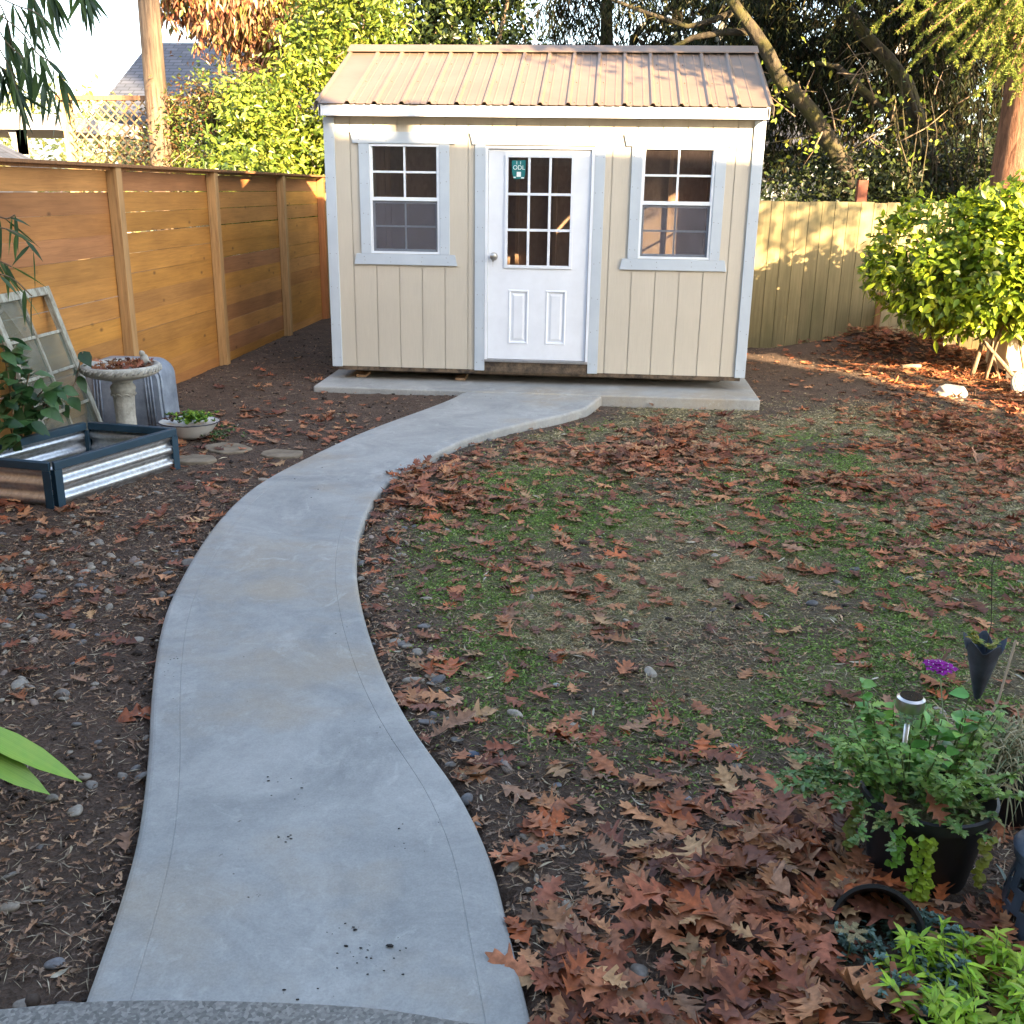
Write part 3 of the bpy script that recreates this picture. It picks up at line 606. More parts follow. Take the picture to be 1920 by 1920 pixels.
# ------------------------------------------------------------------ back fence of vertical boards
bf = thing('board_fence', 'weathered tan fence of vertical boards behind the shed on the right', 'fence', (2, 3.3, 0))
def vfence(p0, p1, h, parent):
    m = MB(); p0 = np.array(p0); p1 = np.array(p1); L_ = np.linalg.norm(p1-p0); u = (p1-p0)/L_; nn = int(L_/.142)
    for i in range(nn):
        a = p0+u*(i*.142+.002)-np.array([2, 3.3]); b = p0+u*((i+1)*.142-.0035)-np.array([2, 3.3]); q = np.array([-u[1], u[0]])*(-.018); s = random.uniform(.85, 1.1); c = (0.29*s, .24*s, .125*s); hh = h+random.uniform(-.006, .006); o = random.uniform(0, .003)*q/.018
        vs = [(*(a+o), -.1), (*(b+o), -.1), (*(b+q+o), -.1), (*(a+q+o), -.1), (*(a+o), hh), (*(b+o), hh), (*(b+q+o), hh), (*(a+q+o), hh)]
        m.add(vs, [(0, 3, 2, 1), (4, 5, 6, 7), (0, 1, 5, 4), (1, 2, 6, 5), (2, 3, 7, 6), (3, 0, 4, 7)], c)
    a = p0-np.array([2, 3.3]); b = p1-np.array([2, 3.3]); q = np.array([u[1], -u[0]])*(-.0195); q2 = q*1.3; m.slab([tuple(a-q*.0+q*1.02), tuple(b+q*1.02), tuple(b+q2), tuple(a+q2)], -.1, h-.02, (.07, .06, .035))  # dark sheet added behind the boards so the gaps read as shaded lines
    obj('board_panel', m, M['fence'], parent)
vfence((-3.1, 4.6), (1.6, 3.32), 1.69, bf); vfence((1.6, 3.3), (4.72, 3.24), 1.69, bf); vfence((4.74, 3.24), (7.5, 1.2), 1.6, bf)
for x, y in ((2.35, 3.34), (4.72, 3.3)):
    m = MB(); m.box(x-2-.05, x-2+.05, y-3.3, y-3.3+.1, -.1, 1.66, (.2, .16, .08)); obj('post', m, M['fence'], bf)
m = MB(); m.box(1.3, 2.68, .03, .065, 1.35, 1.44, (.2, .16, .08)); obj('rail', m, M['fence'], bf)
m = MB(); p = PY(1617, 345, 3.42); m.box(-.055, .055, -.05, .05, 0, 1.93, (.17, .045, .02)); tag(obj('wooden_post', m, M['post'], loc=(p[0], 3.42, 0), bevel=.004), 'rust red square post rising above the tan board fence', 'post')

# ------------------------------------------------------------------ house behind the viewpoint (casts the yard's shade)
hs = thing('house', 'tall beige house behind the patio, its shadow covering the yard', 'house', (0, -11, 0))
m = MB(); m.prism([(-10, 0), (12.1, 0), (12.1, 6.54), (9.4, 6.66), (6.4, 6.80), (6.15, 7.27), (-10, 7.57)], -6, 0)  # higher left part of the unseen roofline added to shade the left fence
obj('wall', m, simple('house_stucco', (0.42, 0.38, 0.3), 0.85, 0.08, 3, 0.2), hs)
m = MB(); m.prism([(12.2, 6.545), (12.2, 6.62), (9.4, 6.75), (6.45, 6.89), (6.2, 7.37), (-10.2, 7.67), (-10.2, 7.58), (6.15, 7.275), (6.4, 6.805), (9.4, 6.665)], -6.1, .12)
obj('roof', m, simple('house_roofing', (0.08, 0.075, 0.07), 0.9, 0.2, 10), hs)
m = MB(); m.box(-1.6, .4, .002, .03, .1, 2.2); m.box(2, 3.6, .002, .03, 1, 2.2); obj('window', m, simple('dark_house_glass', (0.03, 0.035, 0.04), 0.1), hs)
m = MB(); m.tube([(7.45, -.5, 6.7), (7.45, -.5, 7.32)], .09, 12); obj('vent_pipe', m, M['alu'], hs)

# ------------------------------------------------------------------ raised bed
def corrug(m, a, b, z0, z1, nw, amp, inset=(0, 0)):
    a = np.array(a); b = np.array(b); u = (b-a)/np.linalg.norm(b-a); q = np.array([-u[1], u[0]]); k = nw*8; vs = []
    for th in (0, .0015):
        for i in range(k+1):
            z = z0+(z1-z0)*i/k; s = math.sin(i/8*2*math.pi); s = math.copysign(min(1, abs(s)*1.5), s)*amp+th
            vs += [(*(a+q*s), z), (*(b+q*s), z)]
    fs = [(i*2, i*2+1, i*2+3, i*2+2) for i in range(k)]+[(2*(k+1)+i*2, 2*(k+1)+i*2+1, 2*(k+1)+i*2+3, 2*(k+1)+i*2+2) for i in range(k)]
    m.add(vs, fs)
n = NT('galvanized_sheet'); g = n.n("ShaderNodeTexVoronoi"); g.inputs['Scale'].default_value = 60; n.l(n.tc.outputs['Object'], g.inputs['Vector'])
dd = n.noise(5, 6, 0.75)
n.col(n.mix(n.ramp(dd, (0.55, (0, 0, 0)), (0.75, (0.6, 0.6, 0.6))), n.ramp(g.outputs['Color'], (0.2, (0.55, 0.58, 0.62)), (0.8, (0.7, 0.73, 0.76))), (0.22, 0.19, 0.15))).set(Roughness=0.3, Metallic=0.85); M['galv'] = n.m
M['bluetrim'] = simple('slate_blue_trim', (0.018, 0.052, 0.085), 0.45, 0.15, 8, 0.15)
A = np.array([-2.39, -3.92]); B = np.array([-2.07, -3.02]); C_ = np.array([-2.69, -2.93]); D = A+(C_-B)
bed = thing('raised_bed', 'corrugated galvanized raised garden bed with dark blue edging, empty', 'planter', (*A, .03))
ctr = (A+B+C_+D)/4; H = .285
m = MB()
for p, q in ((A, B), (B, C_), (C_, D), (D, A)): 
    corrug(m, p-A+(q-p)/np.linalg.norm(q-p)*.02, q-A-(q-p)/np.linalg.norm(q-p)*.02, 0, H-.02, 3, .011)
obj('corrugated_wall', m, M['galv'], bed, smooth=True, angle=60)
for p, q in ((A, B), (B, C_), (C_, D), (D, A)):
    u = (q-p)/np.linalg.norm(q-p); v = np.array([-u[1], u[0]]); m = MB(); a = p-A; b = q-A
    m.slab([tuple(a-v*.020+u*.003), tuple(b-v*.020-u*.003), tuple(b+v*.022-u*.022), tuple(a+v*.022+u*.022)], H-.045, H); obj('top_rail', m, M['bluetrim'], bed, bevel=.003)
    m = MB(); m.slab([tuple(a-v*.021), tuple(a-v*.021+u*.05), tuple(a-v*.016+u*.05), tuple(a-v*.016)], -.05, H-.0455); obj('corner_bracket', m, M['bluetrim'], bed, bevel=.001); m = MB()
    m.slab([tuple(b-v*.021-u*.05), tuple(b-v*.021), tuple(b-v*.016), tuple(b-v*.016-u*.05)], -.05, H-.0455); obj('corner_bracket', m, M['bluetrim'], bed, bevel=.001)
for p in (A, B, C_, D): m = MB(); c = p-A+(ctr-p)/np.linalg.norm(ctr-p)*.03; m.box(c[0]-.012, c[0]+.012, c[1]-.012, c[1]+.012, -.03, H-.05); obj('corner_post', m, M['bluetrim'], bed)
m = MB(); m.slab([tuple(p-A+(ctr-p)*.05) for p in (A, B, C_, D)], -.06, .045); obj('soil_fill', m, M['soil'], bed)

# ------------------------------------------------------------------ bird bath
BX, BY = -2.585, -2.6
n = NT('pale_cast_stone'); g = n.noise(20, 6, 0.75); n.col(n.ramp(g, (0.3, (0.26, 0.26, 0.23)), (0.6, (0.46, 0.46, 0.42)), (0.8, (0.55, 0.55, 0.5)))).set(Roughness=0.85).bump(n.noise(60, 5, .7), .6, .006); M['stone'] = n.m
bb = thing('bird_bath', 'pale stone bird bath with a leaf-filled bowl on a round pedestal', 'bird bath', (BX, BY, -.01))
m = MB(); k = 40; prof = [(.001, 0), (.13, 0), (.125, .03), (.10, .06), (.074, .09), (.068, .14), (.064, .3), (.068, .42), (.076, .47), (.082, .485), (.078, .50), (.062, .52), (.075, .545)]
m.lathe(prof, k=k); m.v = [(x*(1+(.02*math.cos(10*math.atan2(y, x)) if .1 < z < .45 else 0)), y*(1+(.02*math.cos(10*math.atan2(y, x)) if .1 < z < .45 else 0)), z) for x, y, z in m.v]
m.tube([(.076*math.cos(a), .076*math.sin(a), .44+.012*abs(math.sin(a*5))) for a in np.linspace(0, 2*math.pi, 61)], .006, 5)
for j in range(4): m.tube([(.07*math.cos(a), .07*math.sin(a), .12+.05*j*.8+.012*math.sin(a*6+j)) for a in np.linspace(-2.6, -.6, 20)], .004, 5)
obj('pedestal', m, M['stone'], bb, smooth=True, angle=60)
m = MB(); m.lathe([(.07, .545), (.12, .55), (.20, .572), (.238, .588), (.248, .60), (.252, .625), (.25, .64), (.238, .648), (.225, .645), (.215, .63), (.16, .605), (.001, .598)], k=48)
obj('bowl', m, M['stone'], bb, smooth=True, angle=60)
m = MB()
for j in range(44):
    a = j*2*math.pi/44; s = .012*(1 if j % 2 else -1); m.tube([(.2525*math.cos(a), .2525*math.sin(a), .606), (.256*math.cos(a+.05), .256*math.sin(a+.05), .618+s*.5), (.2525*math.cos(a+.12), .2525*math.sin(a+.12), .632)], .0045, 5)
obj('rim_relief', m, M['stone'], bb, smooth=True)
def blob(m, c, r, seed=0, k=10):
    rr = np.random.default_rng(seed); vs = []; n1, n2 = 8, k
    for i in range(n1+1):
        for j in range(n2):
            t = math.pi*i/n1; p = 2*math.pi*j/n2; q = 1+rr.uniform(-.1, .1); vs.append((c[0]+r[0]*q*math.sin(t)*math.cos(p), c[1]+r[1]*q*math.sin(t)*math.sin(p), c[2]+r[2]*q*math.cos(t)))
    m.add(vs, [(i*n2+j, i*n2+(j+1) % n2, (i+1)*n2+(j+1) % n2, (i+1)*n2+j) for i in range(n1) for j in range(n2)])
m = MB(); blob(m, (.14, .06, .672), (.03, .022, .035), 1); blob(m, (.128, .055, .71), (.02, .017, .02), 2); m.tube([(.15, .062, .67), (.185, .07, .64)], [.014, .006], 6); obj('bird_figurine', m, M['stone'], bb, smooth=True)

# ------------------------------------------------------------------ galvanized tub standing on its side behind the bird bath
n = NT('dull_zinc'); n.col(n.ramp(n.noise(7, 6, .7), (.3, (.15, .19, .25)), (.6, (.28, .34, .43)), (.75, (.4, .46, .54)))).set(Roughness=.5, Metallic=.2); M['zinc'] = n.m
tp = G(262, 806, .04); tp = np.array([-2.87, -2.02, .03])
tub = thing('metal_tub', 'grey galvanized tub standing upside down behind the bird bath by the fence', 'tub', tuple(tp))
W2, HT = .285, .52
def tubprof(w, h, r): return [(-w*1.06, 0), (-w*1.02, h*.4), (-w, h-r)]+[(-w+r-r*math.cos(a), h-r+r*math.sin(a)) for a in np.linspace(.2, math.pi/2, 7)]+[(w-r+r*math.sin(a), h-r+r*math.cos(a)) for a in np.linspace(0, math.pi/2-.2, 7)]+[(w, h-r), (w*1.02, h*.4), (w*1.06, 0)]
m = MB(); k = len(tubprof(1, 1, .1)); vs = []
for y, s in ((0.0, .93), (.02, .985), (.05, 1.0), (.25, 1.0), (.28, .98), (.30, .9)): vs += [(x, y, z) for x, z in tubprof(W2*s, HT*s, .12*s)]
m.add(vs, [(i*k+j, i*k+(j+1) % k, (i+1)*k+(j+1) % k, (i+1)*k+j) for i in range(5) for j in range(k)]+[tuple(range(k)), tuple(range(5*k, 6*k))]); obj('tub_shell', m, M['zinc'], tub, smooth=True, angle=35)
for s in (-1, 1):
    for q in (.60, .68, .76): m = MB(); m.tube([(s*W2*q*1.05, -.002, .01), (s*W2*q*1.02, -.004, HT*.5), (s*W2*q, -.003, HT*.8), (s*W2*q*.86, .012, HT*.93)], .0075, 6); obj('rib', m, M['zinc'], tub, smooth=True)
m = MB(); m.tube([(x, .02, z) for x, z in tubprof(W2*.99, HT*.99, .12)], .009, 6); obj('rolled_rim', m, M['zinc'], tub, smooth=True)

# ------------------------------------------------------------------ old window sash leaning on the fence
n = NT('peeling_paint'); g = n.noise(1, 7, .8, n.map((25, 25, 8))); n.col(n.ramp(g, (.35, (.14, .12, .09)), (.48, (.3, .3, .25)), (.6, (.42, .45, .4)))).set(Roughness=.8).bump(g, .7, .004); M['peel'] = n.m
ow = thing('old_window', 'old multi-pane window frame with peeling pale paint leaning on the cedar fence', 'window', (-2.85, -2.72, .03))
tl = math.atan2(.30, 1.02); ow.rotation_euler = (0, -tl, 0)   # local x = thickness, y = width, z = up along the sash
HW, HH = .36, 1.12
m = MB(); m.box(-.02, .02, -HW, -HW+.05, 0, HH); m.box(-.02, .02, HW-.05, HW, 0, HH); m.box(-.019, .019, -HW+.05, HW-.05, HH-.055, HH-.001); m.box(-.019, .019, -HW+.05, HW-.05, 0.001, .08); obj('frame', m, M['peel'], ow, bevel=.003)
rows = 4; rh = (HH-.055-.08)/rows; m = MB(); m.box(-.013, .013, -.011, .011, .08, HH-.055)
for i in range(1, rows):
    z = .08+rh*i; m.box(-.012, .012, -HW+.05, -.011, z-.01, z+.01); m.box(-.012, .012, .011, HW-.05, z-.01, z+.01)
obj('muntin', m, M['peel'], ow, bevel=.002)
for i in range(rows):
    for s in (0, 1):
        if i == rows-1 and s == 1: continue
        m = MB(); y0, y1 = (-HW+.05, -.011) if s == 0 else (.011, HW-.05); m.box(-.0015, .0015, y0, y1, .08+rh*i+.01, .08+rh*(i+1)-(.01 if i < rows-1 else 0)); obj('pane', m, M['oldglass'], ow)

# ------------------------------------------------------------------ enamel bowl of succulents
bp = G(352, 822, .05); ep = np.array([-2.31, -2.22, .06])
M['enamel'] = simple('white_enamel', (.7, .72, .72), .25, .06, 10); M['enamelrim'] = simple('dark_enamel_rim', (.02, .025, .05), .3)
eb = thing('enamel_bowl', 'white enamel bowl with a dark rim beside the bird bath', 'bowl', tuple(ep))
m = MB(); m.lathe([(.001, 0), (.09, 0), (.13, .03), (.175, .10), (.19, .115), (.182, .117), (.165, .10), (.001, .08)], k=36, sx=1.12); obj('basin', m, M['enamel'], eb, smooth=True, angle=50)
m = MB(); m.tube([(.19*1.12*math.cos(a), .19*math.sin(a), .117) for a in np.linspace(0, 2*math.pi, 41)], .004, 6); obj('rim', m, M['enamelrim'], eb, smooth=True)
def rosettes(name, label, cat, ctrs, col, L=.03, k=11, mat='leaf', up=.7, group=None, base_loc=(0, 0, 0), prof=OVATE, wr=.45, droop=.1, jit=.15):
    P = []; D_ = []
    for c in ctrs:
        for j in range(k): a = rng.uniform(0, 6.28); P.append(c); D_.append((math.cos(a), math.sin(a), rng.uniform(.1, up*2)))
    P = np.array(P)-np.array(base_loc); D_ = np.array(D_); n = len(P)
    v, f, c = leafset(P, D_, np.tile((0, 0, 1.), (n, 1))+rng.normal(0, .2, (n, 3)), L*rng.uniform(.6, 1.2, n), L*wr*rng.uniform(.8, 1.1, n), pick(col, n, jit=jit), prof, .3, droop)
    return v, f, c
c1 = [ep+np.array([rng.normal(0.03, .07), rng.normal(0, .06), .11+rng.uniform(0, .06)]) for _ in range(90)]
v, f, c = join([rosettes('', '', '', c1, [(.16, .34, .04), (.3, .46, .06), (.09, .2, .04)], .034, 9), rosettes('', '', '', [ep+np.array([rng.normal(-.11, .03), rng.normal(0, .04), .11+rng.uniform(0, .05)]) for _ in range(22)], [(.16, .06, .05), (.2, .12, .08)], .03, 8)])
tag(link('succulent_plant', np_mesh('succulent', v, f, c), M['leaf']), 'bright green and reddish succulents filling the white enamel bowl', 'plant')
c1 = [np.array([ep[0]+rng.normal(.22, .08), ep[1]+rng.normal(-.02, .1), .07+rng.uniform(0, .05)]) for _ in range(40)]
v, f, c = rosettes('', '', '', c1, [(.05, .12, .03), (.1, .18, .05), (.12, .1, .05)], .03, 7)
tag(link('low_weed', np_mesh('low_weed', v, f, c), M['leaf']), 'low dark green weed spreading right of the white enamel bowl', 'plant')
M['brownstone'] = simple('brown_flagstone', (.2, .165, .12), .9, .3, 9, .5)
for i, (px, py, r, lb) in enumerate([(362, 862, .13, 'flat tan paving stone in front of the enamel bowl'), (528, 853, .13, 'pale flat stone beside the path left edge'), (425, 842, .15, 'brown flat stone half covered by leaves left of the path')]):
    p = G(px, py, .06); m = MB(); a0 = [(r*random.uniform(.75, 1.1)*math.cos(a)*1.2, r*random.uniform(.75, 1.1)*math.sin(a)) for a in np.linspace(0, 6.28, 10)[:-1]]; m.slab(a0, -.03, .012)
    tag(obj('flat_stone', m, M['brownstone'], loc=(p[0], p[1], .062), bevel=.008), lb, 'stone', 'flat stepping stones')

# ------------------------------------------------------------------ rock, stick, things at the right edge
p = G(1785, 748, .01); bm = bmesh.new(); bmesh.ops.create_icosphere(bm, subdivisions=4, radius=1)
for v in bm.verts:
    q = v.co; k_ = 1+.12*math.sin(q.x*5+q.y*3)+.08*math.sin(q.z*9+q.x*7)+random.uniform(-.012, .012); v.co = Vector((math.copysign(abs(q.x)**.8, q.x)*.135*k_, q.y*.10*k_, max(-.3, min(q.z, .62+.1*math.sin(q.x*5+q.y*4)))*.135))
me = bpy.data.meshes.new('rock'); bm.to_mesh(me); bm.free(); me.polygons.foreach_set('use_smooth', np.ones(len(me.polygons), dtype=bool))
tag(link('rock', me, simple('pale_rock', (.36, .35, .33), .8, .35, 9, .8, 30), loc=(p[0], p[1]+.05, .03)), 'pale grey rock lying among the leaves at the edge of the sunlit bed', 'rock')
m = MB(); p0, p1 = G(1690, 693, .12), G(1725, 692, .12); m.tube([p0+np.array([0, 0, .03]), (p0+p1)/2+np.array([0, 0, .035]), p1+np.array([0, 0, .03])], .018, 7); tag(obj('wood_chunk', m, M['stud']), 'short pale piece of wood on the sunlit leaves left of the shrub', 'wood piece')
# stump-like board planter by the fence
sp = np.array([3.93, 2.98, 0]); bxp = thing('wooden_planter', 'sunlit pale wooden box planter under the shrub against the fence', 'planter', tuple(sp))
m = MB()
for j in range(4): m.box(-.2+.1*j, -.103+.1*j, -.012, .012, .1, .62+random.uniform(-.01, .01), (.5, .42, .26))
m.box(-.2, .2, .2, .22, .1, .6, (.45, .36, .2)); m.box(-.2, -.18, .013, .2, .1, .6, (.45, .36, .2)); m.box(.18, .2, .013, .2, .1, .6, (.45, .36, .2)); obj('board_panel', m, M['fence'], bxp, bevel=.003)
m = MB(); m.box(-.255, -.205, -.04, .03, 0.1, .72, (.3, .16, .07)); obj('corner_post', m, M['post'], bxp, bevel=.004)
m = MB(); m.tube([(4.33, 2.95, .1), (4.33, 2.95, .75)], .13, 14, jit=.05); tag(obj('tree_stump', m, M['bark_moss']), 'dark round stump right of the pale wooden planter', 'stump')
m = MB(); m.tube([G(1770, 640, .15)+np.array([0, .9, .0]), PY(1722, 565, 2.9)], .014, 6); tag(obj('garden_stake', m, M['twig']), 'thin wooden stake leaning beside the stump under the shrub', 'stake')
# cream storage box
sb = thing('storage_box', 'cream rounded storage box at the right edge behind the shrub stems', 'box', (5.05, 1.6, 0))
M['cream'] = simple('cream_plastic', (.62, .55, .38), .45, .05, 4)
m = MB(); m.box(-.5, .5, -.25, .3, .12, .48); obj('body', m, M['cream'], sb, bevel=.04)
m = MB(); m.box(-.53, .53, -.28, .33, .49, .56); obj('lid', m, M['cream'], sb, bevel=.03)
m = MB(); m.box(-.45, .45, -.2, .25, .0, .115); obj('base', m, M['darkwood'], sb)
# round patterned stone leaning
rs = thing('carved_stone', 'round grey garden stone with carved swirls at the right edge', 'stone', (4.52, 0.62, .12)); rs.rotation_euler = (math.radians(-35), 0, math.radians(10))
m = MB(); k = 40; m.add([(r*math.cos(2*math.pi*j/k), y, r*math.sin(2*math.pi*j/k)) for r, y in ((.001, -.02), (.155, -.02), (.165, -.01), (.165, .02), (.001, .02)) for j in range(k)], [(i*k+j, i*k+(j+1) % k, (i+1)*k+(j+1) % k, (i+1)*k+j) for i in range(4) for j in range(k)])
obj('disc', m, M['stone'], rs, smooth=True, angle=40)
m = MB()
for r in (.04, .145): m.tube([(r*math.cos(a), -.022, r*math.sin(a)) for a in np.linspace(0, 2*math.pi, 33)], .006, 6)
for j in range(6):
    a0 = j*math.pi/3; m.tube([((.055+.075*t)*math.cos(a0+t*1.1), -.022, (.055+.075*t)*math.sin(a0+t*1.1)) for t in np.linspace(0, 1, 8)], .006, 6)
obj('carved_relief', m, M['oldconcrete'], rs, smooth=True)

# ------------------------------------------------------------------ foreground pots at lower right
M['blackplastic'] = simple('black_nursery_plastic', (.012, .013, .016), .45, .3, 12, .1)
M['iron'] = simple('black_painted_metal', (.06, .08, .115), .38, .35, 12, .3)
PX_, PY_ = 1.45, -6.69
pot = thing('black_pot', 'large black plastic pot overflowing with green herbs at lower right', 'pot', (PX_, PY_, .04))
m = MB(); m.lathe([(.001, 0), (.108, 0), (.117, .02), (.154, .255), (.166, .258), (.168, .287), (.160, .29), (.148, .265), (.143, .24), (.001, .235)], k=48); obj('pot_body', m, M['blackplastic'], pot, smooth=True, angle=35)
m = MB(); m.lathe([(.001, .25), (.146, .246)], k=32); obj('potting_soil', m, M['soil'], pot)
pc = np.array([PX_, PY_, .30])
def stems(n, c, r, h, spread):
    out = []
    for _ in range(n):
        a = rng.uniform(0, 6.28); q = r*rng.random()**.5; b = c+np.array([q*math.cos(a), q*math.sin(a), 0]); d = np.array([math.cos(a)*spread*rng.uniform(.3, 1.2), math.sin(a)*spread*rng.uniform(.3, 1.2), h*rng.uniform(.5, 1.1)])
        out.append([b+d*t+np.array([0, 0, -spread*.35*t*t*(1 if spread > .12 else .2)]) for t in np.linspace(0, 1, 6)])
    return out
def leafy(ss, per, L, wr, cols, prof=OVATE, out=.9, jit=.2, t0=.15, mat='leaf'):
    P = []; D_ = []
    for s in ss:
        for _ in range(per):
            t = rng.uniform(t0, 1)*(len(s)-1); i = min(int(t), len(s)-2); p = s[i]+(s[i+1]-s[i])*(t-i); a = rng.uniform(0, 6.28); P.append(p); D_.append((math.cos(a)*out, math.sin(a)*out, rng.uniform(-.1, .7)))
    P = np.array(P); D_ = np.array(D_); n = len(P)
    return leafset(P, D_, np.tile((0, 0, 1.), (n, 1))+rng.normal(0, .3, (n, 3)), L*rng.uniform(.6, 1.2, n), L*wr*rng.uniform(.8, 1.1, n), pick(cols, n, jit=jit), prof, .25, .25)
def stem_mb(ss, r=.002):
    m = MB()
    for s in ss: m.tube(s, [r*1.2]*(len(s)-1)+[r*.5], 5)
    return m
def plant(name, label, sets, stemm, mat, loc=(0, 0, 0), smat=None):
    t = thing(name, label, 'plant', loc); L0 = np.array(loc)
    v, f, c = join(sets); link('leaves', np_mesh(name, v-L0, f, c, True), mat, t)
    if stemm: stemm.v = [tuple(np.array(q)-L0) for q in stemm.v]; obj('stem', stemm, smat or M['stem'], t)
    return t
s1 = stems(46, pc+[-.02, .02, 0], .12, .25, .13); s2 = stems(18, pc+[-.05, -.01, 0], .11, .11, .17); s3 = stems(12, pc+[.0, .13, -.03], .10, .28, .06)
s4 = stems(14, pc+[-.14, .03, -.01], .08, .10, .20)
SMALLP = ((0, 0, .1), (.2, .28, .8), (.3, .3, .4), (.5, .55, 1), (.62, .6, .45), (.8, .82, .6), (1, 1, .05))
plant('herb_plant', 'leafy green herbs and mint growing in the large black pot', [leafy(s1, 30, .032, .6, [(.15, .31, .07), (.21, .38, .08), (.28, .42, .10)], SMALLP), leafy(s2, 34, .028, .55, [(.14, .27, .07), (.21, .34, .09), (.3, .34, .12)], SMALLP, t0=.3), leafy(s3, 9, .046, .75, [(.16, .4, .08), (.25, .5, .10), (.12, .34, .08)], OVATE, t0=.3), leafy(s4, 30, .03, .6, [(.14, .25, .09), (.2, .28, .09), (.12, .27, .06)], SMALLP)], stem_mb(s1+s2+s3+s4), M['leaf'], tuple(pc))
# trailing creeping jenny
def trail(x, y, z0, n, dxy=(0, 0)):
    P = []; 
    for i in range(n): P.append((x+rng.normal(0, .006)+dxy[0]*i, y+dxy[1]*i, z0-i*.0115))
    return np.array(P)
ts = []; tm = MB()
for (px, py, nn, cc) in ((1725, 1545, 19, (.3, .48, .04)), (1740, 1545, 23, (.36, .5, .04)), (1690, 1545, 9, (.2, .45, .06)), (1790, 1530, 12, (.34, .36, .06)), (1595, 1490, 14, (.27, .34, .09))):
    q = G(px, py, .30); dv = q-pc; dv[2] = 0; dv = dv/np.linalg.norm(dv)*.176; q = pc+dv; P = trail(q[0], q[1]-.01, .30, nn); tm.tube(P, .0015, 4)
    P = np.repeat(P, 3, 0); n_l = len(P); a = rng.uniform(0, 6.28, n_l); D_ = np.stack([np.cos(a), -abs(np.sin(a))*.6, rng.uniform(-.5, .2, n_l)], 1); N_ = np.tile((0, -1., .5), (n_l, 1))+rng.normal(0, .3, (n_l, 3)); N_[:, 0] += D_[:, 0]*.2
    ts.append(leafset(P, D_, N_, .019, .019, pick([cc], n_l, jit=.15), OVATE, .1, 0))
plant('trailing_plant', 'yellow-green trailing stems of round leaves hanging over the front of the black pot', ts, tm, M['leaf'], tuple(pc))
# verbena
fl = G(1762, 1248, .43); t = thing('flower', 'single purple flower head with white centres above the black pot', 'flower', tuple(fl))
ps = []; pw = []
for i in range(16):
    a = i*2.4; r = .042*math.sqrt(i/16); c = np.array([r*math.cos(a), r*math.sin(a), .012-r*.35])
    for j in range(5): b = j*1.257+a; ps.append((c, (math.cos(b), math.sin(b), -.1)))
    pw.append(c)
P = np.array([p for p, _ in ps]); D_ = np.array([d for _, d in ps]); nn = len(P)
v, f, c = leafset(P, D_, np.tile((0, 0, 1.), (nn, 1)), (.018), .015, pick([(.30, .012, .30), (.38, .02, .38)], nn), OVATE, .1, .1); link('petals', np_mesh('petals', v, f, c), M['softleaf'], t)
m = MB()
for c in pw: m.box(c[0]-.0011, c[0]+.0011, c[1]-.0011, c[1]+.0011, c[2]+.0005, c[2]+.0025)
obj('flower_centres', m, M['lettering'], t)
m = MB(); b = pc+[.06, .1, -.02]-fl; m.tube([b, b*.5+np.array([.01, .01, .03]), (0, 0, -.004)], .0018, 5); obj('stem', m, M['stem'], t)
# solar light
slz = .55; q = G(1707, 1318, slz); so_ = thing('solar_light', 'small steel solar stake light standing in the black pot', 'lamp', (q[0], q[1], .28)); h0 = slz-.28
m = MB(); m.lathe([(.001, h0+.019), (.0285, h0+.019), (.032, h0+.016), (.0345, h0+.014), (.035, h0-.014), (.034, h0-.016), (.001, h0-.017)], k=32); obj('lamp_head', m, M['steel'], so_, smooth=True, angle=30)
m = MB(); m.lathe([(.001, h0+.0205), (.0275, h0+.0205), (.0275, h0+.0188)], k=32); obj('solar_panel', m, simple('dark_solar_cell', (.012, .01, .02), .2), so_)
m = MB(); m.lathe([(.021, h0-.017), (.023, h0-.03), (.018, h0-.055), (.008, h0-.062)], k=20); obj('lens', m, glassmat('clear_plastic', tint=(.85, .9, .88), veil=.15, veilcol=(.5, .55, .5), rough=.1), so_, smooth=True)
m = MB(); m.tube([(0, 0, h0-.06), (0, 0, 0)], .007, 10); obj('stake', m, M['steel'], so_, smooth=True)
# black metal cone stake vase with pointed petals
q = G(1832, 1312, .06); zt_ = .30; cv = thing('cone_vase', 'dark metal cone vase with pointed zigzag rim on the lawn behind the black pot', 'vase', (q[0], q[1], .045))
m = MB(); k = 32; vs = []
tipo = G(1840, 1215, zt_)-q; tipo[2] = 0
for th in (0, .0018):
    for i in range(9):
        for j in range(k):
            a = 2*math.pi*j/k; t = i/8; zz = t*.25; r = .004+.055*t**.9-th
            if i == 8: saw = abs(((j/k*5) % 1)-.5)*2; zz += .05*saw-.02; r += .014*saw
            vs.append((tipo[0]*t*.5+r*math.cos(a), tipo[1]*t*.5+r*math.sin(a), zz))
m.add(vs, [(o*9*k+i*k+j, o*9*k+i*k+(j+1) % k, o*9*k+(i+1)*k+(j+1) % k, o*9*k+(i+1)*k+j) for o in (0, 1) for i in range(8) for j in range(k)]+[(8*k+j, 8*k+(j+1) % k, 17*k+(j+1) % k, 17*k+j) for j in range(k)]); obj('cone', m, M['iron'], cv, smooth=True, angle=40)
m = MB(); m.tube([(0, 0, .02), (0, 0, -.06)], .004, 6); obj('spike', m, M['iron'], cv)
vp = np.array([q[0]+tipo[0]*.5, q[1]+tipo[1]*.5, .045+.24]); s5 = stems(6, vp, .02, .05, .04)
plant('seedling', 'small yellowish seedling growing in the dark cone vase', [leafy(s5, 5, .03, .7, [(.3, .32, .05), (.2, .3, .06), (.5, .4, .06)])], stem_mb(s5, .0012), M['leaf'], tuple(vp))
